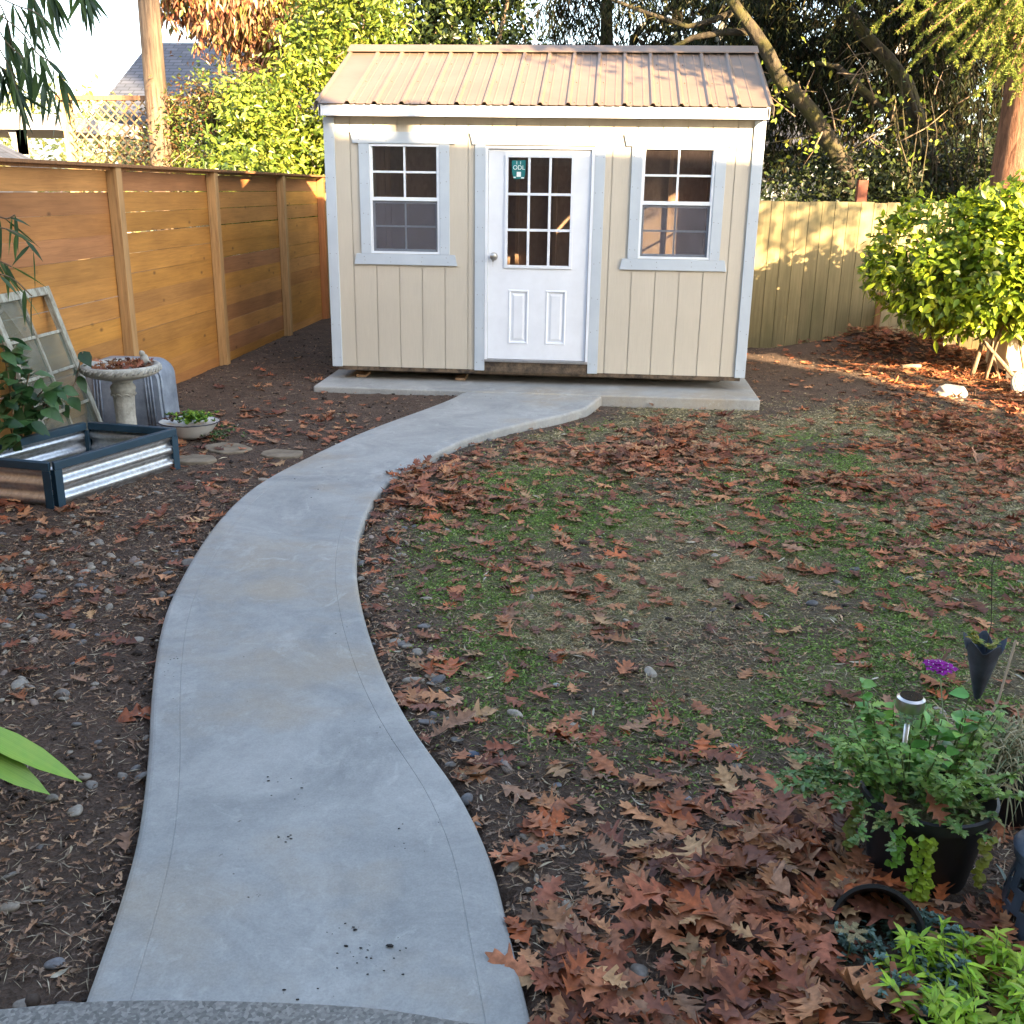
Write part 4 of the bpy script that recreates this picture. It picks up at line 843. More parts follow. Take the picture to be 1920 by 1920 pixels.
m = MB(); e0 = vp+[0.01, 0, -.02]; m.tube([e0, e0+np.array([.01, .02, .1]), PY(1860, 1060, vp[1]+.05), PY(1878, 1010, vp[1]+.05)], .0015, 5); tag(obj('thin_twig', m, M['darkwood']), 'thin dark twig standing out of the cone vase', 'twig')
# dry ornamental grass
gc = np.array([1.80, -6.32, .2]); nb = 700; a = rng.uniform(0, 6.28, nb); P = gc+np.stack([rng.normal(0, .05, nb), rng.normal(0, .05, nb), np.zeros(nb)], 1); D_ = np.stack([np.cos(a)*.9-.35, np.sin(a)*.9, rng.uniform(.6, 2.2, nb)], 1)
BL = ((0, 0, .6), (.25, .25, 1), (.5, .5, .9), (.75, .75, .6), (1, 1, .05))
plant('dry_grass_tuft', 'dry straw-coloured ornamental grass at the right edge behind the black pot', [leafset(P, D_, unit(nb, .5), rng.uniform(.18, .38, nb), .006, pick([(.42, .36, .2), (.3, .3, .16), (.2, .25, .13), (.5, .44, .28)], nb), BL, .2, .7)], None, M['softleaf'], tuple(gc))
m = MB(); q0 = G(1826, 1420, .3); q1 = PY(1905, 1200, q0[1]+.15); m.tube([q0, (q0+q1)/2+np.array([.01, 0, 0]), q1], .0035, 6); tag(obj('dry_stalk', m, simple('dry_stalk_tan', (.36, .28, .19), .7)), 'pale dry stalk rising diagonally right of the cone vase', 'stalk')
# black pot half hidden to the right, pierced lantern-like basket
q = G(1920, 1640, .12); kt = thing('pierced_planter', 'dark pierced metal planter at the lower right edge beside the black pot', 'planter', (1.70, -6.87, .04))
m = MB(); k = 24; hh = .22; vs = []; nz = 14
def pr(t): return .115-.035*t
for i in range(nz+1):
    for j in range(k): t = i/nz; a = 2*math.pi*j/k; r = pr(t); vs.append((r*math.cos(a), r*math.sin(a), hh*t))
fs = []
for i in range(nz):
    for j in range(k):
        hole = (i % 3 != 0 and j % 2 == (i//3) % 2 and 1 < i < nz-1)
        if not hole: fs.append((i*k+j, i*k+(j+1) % k, (i+1)*k+(j+1) % k, (i+1)*k+j))
m.add(vs, fs); o = obj('pierced_wall', m, M['iron'], kt); sm = o.modifiers.new('s', 'SOLIDIFY'); sm.thickness = .005
m = MB(); m.lathe([(.082, hh), (.09, hh+.005), (.095, hh+.03), (.088, hh+.04), (.07, hh+.045), (.03, hh+.05), (.001, hh+.052)], k=32); obj('cap', m, M['iron'], kt, smooth=True, angle=40)
m = MB(); m.tube([(.0, 0, hh+.05), (.02, 0, hh+.12), (.05, 0, hh+.3)], .012, 10); obj('handle', m, M['iron'], kt, smooth=True)
# second black pot behind, grass planter
m = MB(); gp = thing('small_black_pot', 'black pot under the dry grass at the right edge', 'pot', (1.82, -6.34, .04)); m.lathe([(.001, 0), (.09, 0), (.12, .15), (.128, .15), (.128, .17), (.118, .17), (.11, .13), (.001, .12)], k=32); obj('pot_body', m, M['blackplastic'], gp, smooth=True, angle=35)
# tipped pot
tq = np.array([1.27, -7.0, .13]); tpot = thing('tipped_pot', 'small black pot lying on its side among the leaves', 'pot', tuple(tq)); tpot.rotation_euler = (math.radians(62), 0, math.radians(-18))
m = MB(); m.lathe([(.001, -.16), (.07, -.16), (.098, 0), (.107, 0), (.108, .022), (.1, .022), (.092, 0), (.066, -.15), (.001, -.15)], k=40); obj('pot_body', m, M['blackplastic'], tpot, smooth=True, angle=35)
BLADE = LANCE
def tuft(name, label, c, n, L, W, cols, spread=.06, up=(.2, 1.4), prof=LANCE, drp=.4, sx=1, sy=1):
    a = rng.uniform(0, 6.28, n); P = np.array(c)+np.stack([rng.normal(0, spread*sx, n), rng.normal(0, spread*sy, n), rng.uniform(0, .02, n)], 1); D_ = np.stack([np.cos(a), np.sin(a), rng.uniform(*up, n)], 1)
    return leafset(P, D_, unit(n, 1.0), L*rng.uniform(.5, 1.2, n), W*rng.uniform(.7, 1.2, n), pick(cols, n), prof, .2, drp)
cc = G(1850, 1850, .17); s6 = stems(90, np.array([cc[0], cc[1], .06]), .13, .14, .09)
plant('chartreuse_plant', 'bright yellow-green leafy plant in the lower right corner', [leafy(s6, 16, .045, .24, [(.38, .6, .04), (.48, .66, .07), (.28, .5, .04)], LANCE, t0=.4)], stem_mb(s6, .0015), M['leaf'], (cc[0], cc[1], .06))
cc = G(1680, 1830, .07); s7 = stems(60, np.array([cc[0], cc[1], .07]), .12, .09, .06)+stems(12, np.array([1.40, -6.98, .1]), .04, .05, .04)
plant('blue_green_plant', 'low blue-green creeping plant in front of the tipped pot', [leafy(s7, 40, .019, .5, [(.13, .24, .21), (.19, .31, .26), (.11, .18, .15)], SIMPLE3, t0=.1)], stem_mb(s7, .001), M['leaf'], (cc[0], cc[1], .05))
# pale fern-like seedling in the mouth of the tipped pot
fq = G(1597, 1750, .17); P = []; D_ = []
for a in (0.2, 1.1, 2.0, 3.1, 4.4, 5.4):
    for t in np.linspace(.25, 1, 5):
        for s in (-1, 0, 1): P.append(fq+np.array([math.cos(a)*t*.03, math.sin(a)*t*.03, .004])); D_.append((math.cos(a+s), math.sin(a+s), .1))
P = np.array(P); D_ = np.array(D_); fm = MB(); fm.tube([(fq[0]-.01, fq[1]-.02, .05), fq], .001, 4)
plant('pale_seedling', 'pale tan fern-like seedling over the mouth of the tipped pot', [leafset(P, D_, np.tile((0, 0, 1.), (len(P), 1)), .010, .005, pick([(.32, .27, .14)], len(P)), OVATE, .1, .1)], fm, M['leaf'], tuple(fq))
# grey-green strappy leaves in front of the pot
q = G(1790, 1660, .1); v = []
gg = tuft('', '', (q[0], q[1], .06), 9, .11, .009, [(.2, .28, .24), (.28, .36, .3)], .02, (.2, 1.2)); q2 = G(1880, 1640, .14); gg2 = tuft('', '', (q2[0], q2[1]-.02, .1), 6, .11, .012, [(.2, .28, .24)], .01, (.2, 1.5))
plant('strappy_weed', 'grey-green strappy leaves between the black pot and the pierced planter', [gg, gg2], None, M['leaf'], (q[0], q[1], .06))

# ------------------------------------------------------------------ left side plants
hq = []
hp = np.array([-2.98, -3.25, .05])
for (px, py, y) in [(20, 745, -3.5), (45, 720, -3.4), (60, 690, -3.35), (30, 660, -3.4), (10, 790, -3.6), (75, 770, -3.3), (50, 800, -3.45), (100, 755, -3.2), (15, 700, -3.5), (118, 725, -3.1), (28, 830, -3.6), (5, 640, -3.5), (85, 730, -3.25)]:
    hq.append(PY(px, py, y))
hst = [[hp+(e-hp)*t+np.array([0, 0, .12*math.sin(t*3.1)]) for t in np.linspace(0, 1, 7)] for e in hq]
P = []; D_ = []
for s in hst:
    for _ in range(9): P.append(s[-1-int(rng.integers(0, 3))]+rng.normal(0, .02, 3)); a = rng.uniform(0, 6.28); D_.append((math.cos(a), math.sin(a)-.3, rng.uniform(-.5, .3)))
for (px, py) in [(150, 660), (163, 685), (147, 705), (122, 735), (120, 760), (130, 745)]: P.append(PY(px, py, -2.72)); D_.append((rng.uniform(-1, 1), -.4, -.5))
P = np.array(P); D_ = np.array(D_); nl = len(P)
hm = stem_mb(hst, .004); hm.tube([hp, PY(100, 770, -2.9), PY(140, 720, -2.75), PY(155, 660, -2.72)], .004, 5)
plant('broadleaf_shrub', 'dark green broad-leaved shrub in front of the old window at the left edge', [leafset(P, D_, np.tile((0, -.5, 1.), (nl, 1))+rng.normal(0, .35, (nl, 3)), rng.uniform(.07, .125, nl), rng.uniform(.06, .09, nl), pick([(.03, .09, .03), (.05, .13, .04), (.08, .17, .06)], nl), OVATE, .2, .3, wob=.05)], hm, M['leaf'], tuple(hp), M['twig'])
# overhanging bamboo at upper left
bam = thing('bamboo', 'bamboo branches with narrow drooping leaves overhanging the upper left corner', 'bamboo', (-1.9, -5.9, 0))
bl0 = np.array([-1.9, -5.9, 0]); m = MB(); P = []; D_ = []; L_ = []
BR = [[(-30, -60), (0, 60), (45, 110), (80, 150), (112, 185)], [(-30, -20), (30, 10), (60, 20), (90, 40)], [(-20, 60), (15, 120), (30, 160), (40, 185)], [(20, -60), (60, -10), (75, 30), (62, 75)], [(-20, 110), (5, 128), (20, 145)], [(-20, -30), (10, 30), (20, 75), (12, 110)],
      [(-25, 395), (10, 410), (28, 403)], [(-30, 425), (15, 430), (50, 452), (62, 470)], [(-30, 510), (20, 520), (60, 555)], [(-25, 480), (0, 490), (22, 500)], [(110, -60), (150, -25), (165, -5)], [(40, -70), (85, -30), (100, -6)], [(-10, 20), (40, 60), (70, 100), (100, 120), (118, 150)], [(-30, 90), (0, 140), (20, 165)]]
for b in BR:
    yy = -5.9+rng.uniform(-.12, .12); pts = [PY(x, y, yy) for x, y in b]; m.tube([p-bl0 for p in catmull(pts, 4)], .0022, 5)
    for t in np.linspace(.3, 1, 5 if b[0][1] > 300 else 7):
        i = t*(len(pts)-1); k = min(int(i), len(pts)-2); p = pts[k]+(pts[k+1]-pts[k])*(i-k)
        for _ in range(2 if b[0][1] < 300 else 1): P.append(p); D_.append((rng.uniform(-.5, .9), rng.uniform(-.4, .4), rng.uniform(-1.6, -.3) if b[0][1] < 300 else rng.uniform(-1.0, .1))); L_.append(rng.uniform(.07, .125))
obj('stem', m, M['twig'], bam); P = np.array(P)-bl0; D_ = np.array(D_); nl = len(P); L_ = np.array(L_)
v, f, c = leafset(P, D_, unit(nl)+np.array([0, -.6, .3]), L_, L_*.15, pick([(.05, .10, .04), (.08, .14, .05), (.11, .18, .05)], nl), LANCE, .25, .2)
link('leaves', np_mesh('bamboo', v, f, c), M['leaf'], bam)
m = MB(); m.tube([(-.55, .05, 0), (-.5, 0, 1.5), (-.35, 0, 3.0), (-.05, 0, 3.4)], [.014, .012, .008, .003], 8); 
for b in BR:
    e_ = PY(*b[0], -5.9)-bl0; s_z = max(.8, e_[2]-.25) if e_[2] < 2.0 else min(2.9, e_[2]+.15); m.tube([(-.5, .0, s_z), ((-.5+e_[0])/2, (e_[1])/2, (s_z+e_[2])/2+.05), tuple(e_)], [.005, .004, .0025], 6)
m.tube([(-.5, 0, 1.1), (-.3, 0, 1.5), (-.1, 0, 1.6)], [.006, .004, .002], 6); obj('cane', m, M['stem'], bam, smooth=True)
# wide strap leaves at lower left
P = []; lf = []
for (a, b, w_) in (((-90, 1350), (152, 1453), .078), ((-80, 1392), (92, 1480), .075)):
    p0 = PY(*a, -6.75); p1 = G(*b, .13); lf.append(leafset(np.array([p0]), np.array([p1-p0]), np.array([(0.1, -.5, 1.)]), np.linalg.norm(p1-p0), w_, np.array([(.2, .42, .05)]), ((0, 0, .5), (.2, .2, .85), (.45, .45, 1.), (.65, .65, .85), (.85, .85, .42), (.95, .95, .14), (1, 1, .03)), .25, .06))
n = NT('strap_leaf_blade'); dp = n.n('ShaderNodeVectorMath', operation='DOT_PRODUCT'); dv_ = (p1-p0)/np.linalg.norm(p1-p0); sv_ = np.cross(dv_, (0.1, -.5, 1.)); sv_ /= np.linalg.norm(sv_); dp.inputs[1].default_value = tuple(sv_); n.l(n.tc.outputs['Object'], dp.inputs[0])
cx2 = n.n('ShaderNodeCombineXYZ'); n.l(dp.outputs['Value'], cx2.inputs[0]); sc2 = n.n('ShaderNodeVectorMath', operation='SCALE'); sc2.inputs['Scale'].default_value = 260; n.l(cx2.outputs[0], sc2.inputs[0]); st2 = n.noise(1, 3, .6, sc2.outputs[0])
n.col(n.mix(n.ramp(n.noise(16, 4), (.3, (0, 0, 0)), (.75, (.6, .6, .6))), n.ramp(st2, (.35, (.13, .30, .035)), (.65, (.24, .46, .06))), (.3, .45, .06))).set(Roughness=.42).bump(st2, .3, .002); M['strap'] = n.m
q = PY(-90, 1350, -6.75)
for k_ in range(5):
    a_ = math.pi*(.62+.17*k_); lf.append(leafset(np.array([[q[0]-.05, q[1], .2+.03*k_]]), np.array([[math.cos(a_), math.sin(a_), .7]]), np.array([(0, 0, 1.)]), .34, .06, np.array([(.2, .42, .05)]), LANCE, .25, .5))
sm_ = MB(); sm_.tube([(q[0]-.08, q[1], .05), (q[0]-.05, q[1], .2), q], .006, 6)
plant('strap_leaf_plant', 'two broad bright green strap leaves reaching in from the left edge', lf, sm_, M['strap'], (q[0]-.08, q[1], .05))

# ------------------------------------------------------------------ round shrub on the right
BC = np.array([4.42, 1.3, 0]); bush = thing('round_shrub', 'rounded glossy yellow-green shrub on several stems at the right, sunlit', 'shrub', tuple(BC))
m = MB()
for (px, py, px2, py2, r) in ((1838, 682, 1800, 590, .022), (1858, 730, 1850, 610, .026), (1872, 725, 1885, 600, .02), (1862, 720, 1870, 590, .016), (1850, 700, 1835, 600, .016), (1868, 690, 1905, 580, .014)):
    a = G(px, py, .05); a = np.array([a[0], 1.25+random.uniform(-.08, .08), .05]); b = PY(px2, py2, 1.3+random.uniform(-.15, .15)); top = b+(b-a)*.5+np.array([0, .05, .2])
    m.tube([a-BC, (a+b)/2-BC+np.array([random.uniform(-.02, .02)]*3), b-BC, top-BC], [r, r*.85, r*.7, r*.3], 9, jit=.05)
    for _ in range(3): q = top-BC; e = q+np.array([random.uniform(-.5, .5), random.uniform(-.3, .3), random.uniform(0, .4)]); m.tube([b-BC, q*.6+e*.4, e], [r*.5, r*.35, .003], 6)
obj('trunk', m, M['twig'], bush, smooth=True)
ells = [(-.55, 0, 1.15, .75, .62, .62), (.1, -.05, 1.3, .8, .68, .62), (.6, .1, 1.15, .75, .65, .7), (-.05, 0, .98, .9, .6, .48), (.5, -.1, 1.55, .5, .45, .35)]
P, cl = cloud(15000, ells, 1400, .05, .6); P = P[(P[:, 2] > .42)]; nl = len(P); dctr = P-np.array([0, 0, .95]); dn_ = dctr/np.linalg.norm(dctr, axis=1, keepdims=True)
D_ = dn_*.5+unit(nl)*.8; D_[:, 2] -= .15
v, f, c = leafset(P, D_, dn_+unit(nl)*.6+np.array([0, 0, .5]), rng.uniform(.07, .115, nl), rng.uniform(.038, .056, nl), pick([(.19, .29, .02), (.28, .37, .025), (.12, .20, .018), (.36, .42, .035), (.08, .14, .015), (.24, .33, .02)], nl), OVATE, .25, .15); link('crown', np_mesh('bush', v, f, c), M['leaf'], bush)

# ------------------------------------------------------------------ background: left side
pole = PY(305, 300, 5.0)
m = MB(); m.tube([(0, 0, 0), (0, 0, 2), (.01, 0, 4), (.02, 0, 6), (.02, 0, 9)], [.15, .145, .135, .125, .115], 20, jit=.015)
tag(obj('wooden_pole', m, M['bark_pole'], loc=(pole[0]-.02, 5.0, 0), smooth=True), 'tall weathered wooden pole rising behind the cedar fence', 'pole')
nh = thing('neighbour_house', 'house with a grey shingle gable roof beyond the cedar fence', 'house', (0, 0, 0))
n = NT('grey_shingles'); bt = n.n("ShaderNodeTexBrick"); bt.inputs['Scale'].default_value = 1; bt.inputs['Color1'].default_value = (.045, .055, .08, 1); bt.inputs['Color2'].default_value = (.075, .085, .115, 1); bt.inputs['Mortar'].default_value = (.025, .03, .04, 1)
bt.inputs['Mortar Size'].default_value = .012; bt.inputs['Brick Width'].default_value = .3; bt.inputs['Row Height'].default_value = .14; mp = n.map((1, 1, 1)); sx = n.n("ShaderNodeSeparateXYZ"); cx_ = n.n("ShaderNodeCombineXYZ"); n.l(mp, sx.inputs[0]); n.l(sx.outputs[0], cx_.inputs[0]); n.l(sx.outputs[1], cx_.inputs[1]); n.l(cx_.outputs[0], bt.inputs['Vector'])
n.col(bt.outputs[0]).set(Roughness=.9); M['shingle'] = n.m
r0 = PY(258, 80, 16.5); e0_ = PY(205, 182, 13.5); zr, ze = r0[2], e0_[2]-.3; xl = (r0[0]+e0_[0])/2
m = MB(); P4 = [(13.2, ze-.1), (16.5, zr), (19.8, ze-.1), (19.8, ze-.3), (16.5, zr-.2), (13.2, ze-.3)]; vs = [(xl, y, z) for y, z in P4]+[(xl+11, y, z) for y, z in P4]
m.add(vs, [(5, 4, 1, 0), (4, 3, 2, 1), (6, 7, 10, 11), (7, 8, 9, 10)]+[(i, i+6, (i+1) % 6+6, (i+1) % 6) for i in range(6)]); obj('roof', m, M['shingle'], nh)
m = MB(); m.box(xl+.3, xl+10.7, 13.6, 19.4, 0, ze-.3); obj('wall', m, simple('pale_house_wall', (.5, .47, .4), .8), nh)
# patio cover of the neighbour
pcv = thing('patio_cover', 'white patio roof on grey posts beyond the cedar fence at the left edge', 'patio cover', (0, 0, 0))
a = PY(108, 228, 7.5); m = MB(); m.box(a[0]-4, a[0], 7.4, 10.5, a[2]-.13, a[2]+.1); obj('roof', m, simple('white_metal_roof', (.4, .4, .42), .5), pcv, bevel=.01)
b = PY(43, 250, 7.6); m = MB(); m.box(b[0]-.06, b[0]+.06, 7.5, 7.62, 0, a[2]-.13); m.add([(b[0]-.2, 7.5, a[2]-.131), (b[0]+.06, 7.5, a[2]-.131), (b[0]+.06, 7.5, a[2]-.5), (b[0]-.06, 7.5, a[2]-.5), (b[0]-.2, 7.6, a[2]-.131), (b[0]+.06, 7.6, a[2]-.131), (b[0]+.06, 7.6, a[2]-.5), (b[0]-.06, 7.6, a[2]-.5)], [(0, 1, 2, 3), (7, 6, 5, 4), (0, 3, 7, 4), (1, 5, 6, 2), (0, 4, 5, 1)]); obj('post', m, simple('grey_post', (.3, .29, .27), .7), pcv)
q = PY(0, 258, 2.0); sh = thing('small_outbuilding', 'low outbuilding with dark shingle roof just over the cedar fence at the left edge', 'outbuilding', (0, 0, 0))
m = MB(); x_ = PY(36, 286, 2.0)[0]; m.prism([(q[0]-2.5, q[2]+1.0), (x_+.05, 1.93), (x_+.05, 1.88), (q[0]-2.5, q[2]+.94)], 1.9, 2.5); obj('roof', m, M['shingle'], sh)
m = MB(); m.box(x_-2.2, x_-.1, 1.95, 2.45, 0, 1.85); obj('wall', m, simple('outbuilding_wall', (.35, .33, .3), .8), sh)
# lattice fence
lx0 = PY(120, 200, 5.2)[0]; lz = PY(120, 180, 5.2)[2]
lat = thing('lattice_fence', 'tan wooden lattice screen with posts beyond the cedar fence', 'fence', (lx0, 5.2, 0)); LW = 3.0
m = MB()
for s in (-1, 1):
    for i in range(-28, 40):
        x = i*.13; pts = []
        xa, za = x, 1.2
        xb, zb = x+s*(lz-.05-1.2), lz-.05
        ta = 0; 
        def clip(t): return (xa+(xb-xa)*t, za+(zb-za)*t)
        t0 = 0; t1 = 1; dx = xb-xa
        for lim, sg in ((0.05, 1), (LW, -1)):
            tt = (lim-xa)/dx
            if sg == 1: (t0, t1) = (max(t0, tt), t1) if dx > 0 else (t0, min(t1, tt))
            else: (t0, t1) = (t0, min(t1, tt)) if dx > 0 else (max(t0, tt), t1)
        if t1-t0 > .02:
            (a1, b1), (a2, b2) = clip(t0), clip(t1); w_ = .014; y = .01*s; m.add([(a1-w_, y, b1), (a1+w_, y, b1), (a2+w_, y, b2), (a2-w_, y, b2), (a1-w_, y+.006, b1), (a1+w_, y+.006, b1), (a2+w_, y+.006, b2), (a2-w_, y+.006, b2)], [(0, 1, 2, 3), (7, 6, 5, 4), (0, 3, 7, 4), (1, 5, 6, 2)], (.42, .27, .13))
obj('lattice_panel', m, M['post'], lat)
for x in (0, 1.5, 3.0): m = MB(); m.box(x-.06, x+.06, .03, .14, 0, lz+(.08 if x == 0 else 0), (.46, .33, .16)); obj('post', m, M['post'], lat)
m = MB(); m.box(-.1, 3.1, -.03, .028, lz-.05, lz+.01, (.3, .16, .08)); obj('rail', m, M['post'], lat)

def foliage(name, label, ells, n, L, wr, cols, clusters, cr, mat, prof=SIMPLE3, droop=.2, dz=-.2, trunk=None, cat='tree', surf=.2, group=None, loc=(0, 0, 0), twigs=0, tcol=None, nrm=None, zmin=None, p=None, patch=None, barkm=None):
    loc = np.array(loc, float); t = thing(name, label, cat, tuple(loc), group); P, cl = cloud(n, ells, clusters, cr, surf)
    if zmin is not None: P = P[P[:, 2] > zmin]
    nl = len(P); D_ = unit(nl)*np.array([1, 1, .6])+np.array([0, 0, dz]); N_ = unit(nl)+np.array([0.2, -.5, .7])*.9
    C = pick(cols, nl, p)
    if patch is not None:
        s = fbm(P[:, 0]*1.0, P[:, 2]*1.0, 3.1, 77)+fbm(P[:, 1], P[:, 2]+P[:, 0], 2.3, 78); C = np.where((s > 0.05)[:, None], C, pick(patch, nl))
    v, f, c = leafset(P-loc, D_, N_, L*rng.uniform(.55, 1.25, nl), L*wr*rng.uniform(.7, 1.2, nl), C, prof, .25, droop); link('crown', np_mesh(name, v, f, c), mat, t)
    m = MB(); base = loc.copy(); 
    if trunk: 
        for pts, rr in trunk: m.tube([np.array(p_)-loc for p_ in pts], rr, 9, jit=.05)
    for i in range(twigs):
        c0 = cl[rng.integers(0, len(cl))]-loc; d = unit(1)[0]*np.array([.5, .4, .5])*rng.uniform(.2, .7)+np.array([0, 0, .1]); m.tube([c0-d, c0+rng.normal(0, .04, 3), c0+d], [.011, .007, .002], 5)
    if m.v: obj('trunk', m, barkm or M['bark_moss'], t, smooth=True)
    return t
YG = [(.14, .20, .025), (.20, .26, .03), (.09, .15, .02), (.28, .30, .05)]
foliage('laurel_shrub', 'tall yellow-green shrub behind the cedar fence next to the shed, sunlit', [(-3.75, 5.7, 1.9, .75, .6, 1.0), (-3.35, 5.6, 2.9, .75, .6, .9), (-3.1, 5.9, 3.9, .8, .6, .9), (-4.3, 5.8, 1.4, .8, .5, .8), (-2.7, 5.5, 2.0, .5, .4, 1.2), (-4.0, 4.3, 1.95, .42, .9, .85), (-3.85, 3.3, 1.75, .28, .8, .5), (-3.9, 4.8, 2.6, .5, .5, .6)], 31000, .10, .42, YG, 950, .12, M['leaf'], OVATE, trunk=[([(-3.6, 5.8, 0), (-3.5, 5.8, 2), (-3.2, 5.9, 3.6)], [.06, .05, .02]), ([(-3.6, 5.8, 0.02), (-3.0, 5.8, 2.5), (-2.8, 5.9, 4)], [.05, .04, .015])], loc=(-3.5, 5.8, 0), twigs=60, patch=[(.08, .13, .02), (.17, .22, .03)], barkm=M['twig'], cat='shrub')
foliage('hanging_vine', 'tangled green and russet vine covering the lattice beside the wooden pole', [(-4.75, 5.1, 2.2, .85, .25, .75), (-5.6, 5.12, 2.1, .45, .10, .5), (-4.4, 5.2, 2.9, .7, .3, .35), (-6.2, 5.15, 2.0, .4, .08, .25)], 9500, .075, .36, [(.10, .17, .025), (.13, .17, .04), (.15, .07, .028), (.04, .08, .018), (.2, .24, .05)], 150, .17, M['leaf'], LANCE, twigs=150, loc=(-4.8, 5.1, 0), cat='vine', patch=[(.11, .055, .025), (.05, .05, .02), (.16, .2, .05)])
foliage('fern_frond_shrub', 'feathery bright green shrub right of the wooden pole', [(-4.45, 4.9, 1.75, .75, .2, .22), (-4.9, 4.85, 2.0, .35, .2, .15)], 2600, .05, .22, [(.2, .28, .03), (.28, .34, .04)], 150, .07, M['leaf'], LANCE, loc=(-4.4, 4.9, 0), twigs=30, barkm=M['twig'], cat='shrub')
foliage('autumn_tree', 'tree with coppery red and yellow-green drooping leaves above the shrubs at left', [(-5.2, 8, 4.5, 1.1, .8, .75), (-4.2, 7.8, 4.3, .9, .7, .7), (-5.9, 8.2, 4.8, .9, .7, .5), (-4.7, 7.9, 3.6, .5, .5, .5), (-3.6, 7.6, 4.6, .7, .6, .8)], 14000, .13, .38, [(.34, .15, .07), (.26, .09, .05), (.38, .22, .10), (.2, .2, .05)], 380, .13, M['leaf'], OVATE, dz=-1.2, droop=.35, trunk=[([(-4.6, 8, 0), (-4.7, 8, 2.4), (-5.0, 8, 4), (-5.5, 8.1, 5.4)], [.11, .1, .07, .03]), ([(-4.7, 8, 2.4), (-4.2, 7.9, 3.7), (-3.7, 7.7, 5)], [.07, .05, .02])], loc=(-4.6, 8, 0), twigs=50, patch=[(.36, .17, .09), (.22, .20, .04), (.42, .26, .13)], barkm=M['twig'])
foliage('pale_hedge', 'bright pale hedge far beyond the patio roof at the left edge', [(-11.5, 13, 2.2, 2.2, 1, 1.6), (-9.3, 13, 1.8, 1.4, 1, 1.2)], 4500, .16, .5, [(.4, .42, .15), (.5, .48, .25), (.3, .34, .08)], 250, .25, M['leaf'], loc=(-11, 13, 0), cat='hedge')
# ------------------------------------------------------------------ background: behind the shed
DG = [(.02, .035, .011), (.03, .05, .014), (.013, .025, .009), (.06, .085, .02)]
foliage('broadleaf_tree', 'dark green broadleaf tree with thin pale branches behind the left half of the shed roof', [(-2.3, 7.0, 3.3, .9, .7, 1.2), (-1.5, 7.3, 3.6, .9, .7, 1.0), (-.9, 7.2, 2.9, .8, .6, .8), (-1.6, 7.4, 4.9, 1.3, .8, .7)], 19000, .11, .45, DG+[(.12, .17, .03)], 420, .12, M['leaf'], OVATE, trunk=[([(-1.9, 7.2, 0), (-1.8, 7.2, 2.5), (-2.2, 7.2, 5)], [.09, .08, .04]), ([(-1.8, 7.2, 2), (-1.2, 7.1, 3.4), (-.8, 7, 5)], [.05, .04, .02])], loc=(-1.9, 7.2, 0), twigs=80, barkm=M['twig'])
DK = [(.010, .016, .006), (.016, .022, .008), (.028, .034, .010), (.032, .024, .012)]  # foliage colours darkened to stand in for shade behind the shed
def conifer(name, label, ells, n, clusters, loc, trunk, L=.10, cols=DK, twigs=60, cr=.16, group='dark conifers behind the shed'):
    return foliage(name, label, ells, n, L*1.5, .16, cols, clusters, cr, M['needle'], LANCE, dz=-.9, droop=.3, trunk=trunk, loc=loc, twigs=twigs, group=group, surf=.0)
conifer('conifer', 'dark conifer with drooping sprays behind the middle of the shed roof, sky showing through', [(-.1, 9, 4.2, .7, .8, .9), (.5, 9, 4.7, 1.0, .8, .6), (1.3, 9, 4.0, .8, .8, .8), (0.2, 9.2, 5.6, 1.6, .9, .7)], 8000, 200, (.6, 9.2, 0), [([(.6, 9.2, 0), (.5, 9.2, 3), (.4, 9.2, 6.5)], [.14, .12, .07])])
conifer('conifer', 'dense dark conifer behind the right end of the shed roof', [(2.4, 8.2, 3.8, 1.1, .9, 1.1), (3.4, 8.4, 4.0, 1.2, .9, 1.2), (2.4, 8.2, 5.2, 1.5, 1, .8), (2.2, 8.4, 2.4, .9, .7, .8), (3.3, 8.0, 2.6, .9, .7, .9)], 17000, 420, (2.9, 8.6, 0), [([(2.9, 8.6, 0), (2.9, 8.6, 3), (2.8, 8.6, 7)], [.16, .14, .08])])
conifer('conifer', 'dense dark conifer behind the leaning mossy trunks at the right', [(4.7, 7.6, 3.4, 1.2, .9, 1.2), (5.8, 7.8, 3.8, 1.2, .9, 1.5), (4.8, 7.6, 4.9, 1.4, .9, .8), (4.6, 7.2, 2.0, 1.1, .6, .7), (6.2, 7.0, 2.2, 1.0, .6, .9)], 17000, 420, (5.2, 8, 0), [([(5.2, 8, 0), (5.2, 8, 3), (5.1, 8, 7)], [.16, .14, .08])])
foliage('dark_undergrowth', 'dark leafy undergrowth just behind the tan board fence', [(2.6, 4.9, 1.4, .7, .35, .65), (3.5, 5.2, 1.7, .8, .4, .7), (4.4, 5.1, 1.9, .6, .4, .8), (4.2, 4.6, 1.5, .6, .3, .5), (5.6, 5.2, 1.8, .8, .5, .8)], 15000, .075, .5, [(.02, .032, .012), (.03, .045, .014), (.06, .085, .02), (.014, .02, .008)], 330, .12, M['leaf'], OVATE, loc=(3.6, 5, 0), twigs=40, cat='shrub')  # leaf colours set dark in place of the shade down here
foliage('yellow_leaved_vine', 'sparse yellow-green leaves climbing among the dark trunks at the right', [(3.3, 4.6, 2.8, 1.0, .4, .7), (4.3, 4.5, 2.8, .7, .4, .6), (2.7, 4.8, 3.0, .5, .3, .3)], 260, .075, .6, [(.28, .34, .04), (.4, .38, .05), (.16, .24, .03)], 60, .10, M['leaf'], OVATE, loc=(3.6, 4.7, 0), twigs=25, cat='vine', barkm=M['twig'])
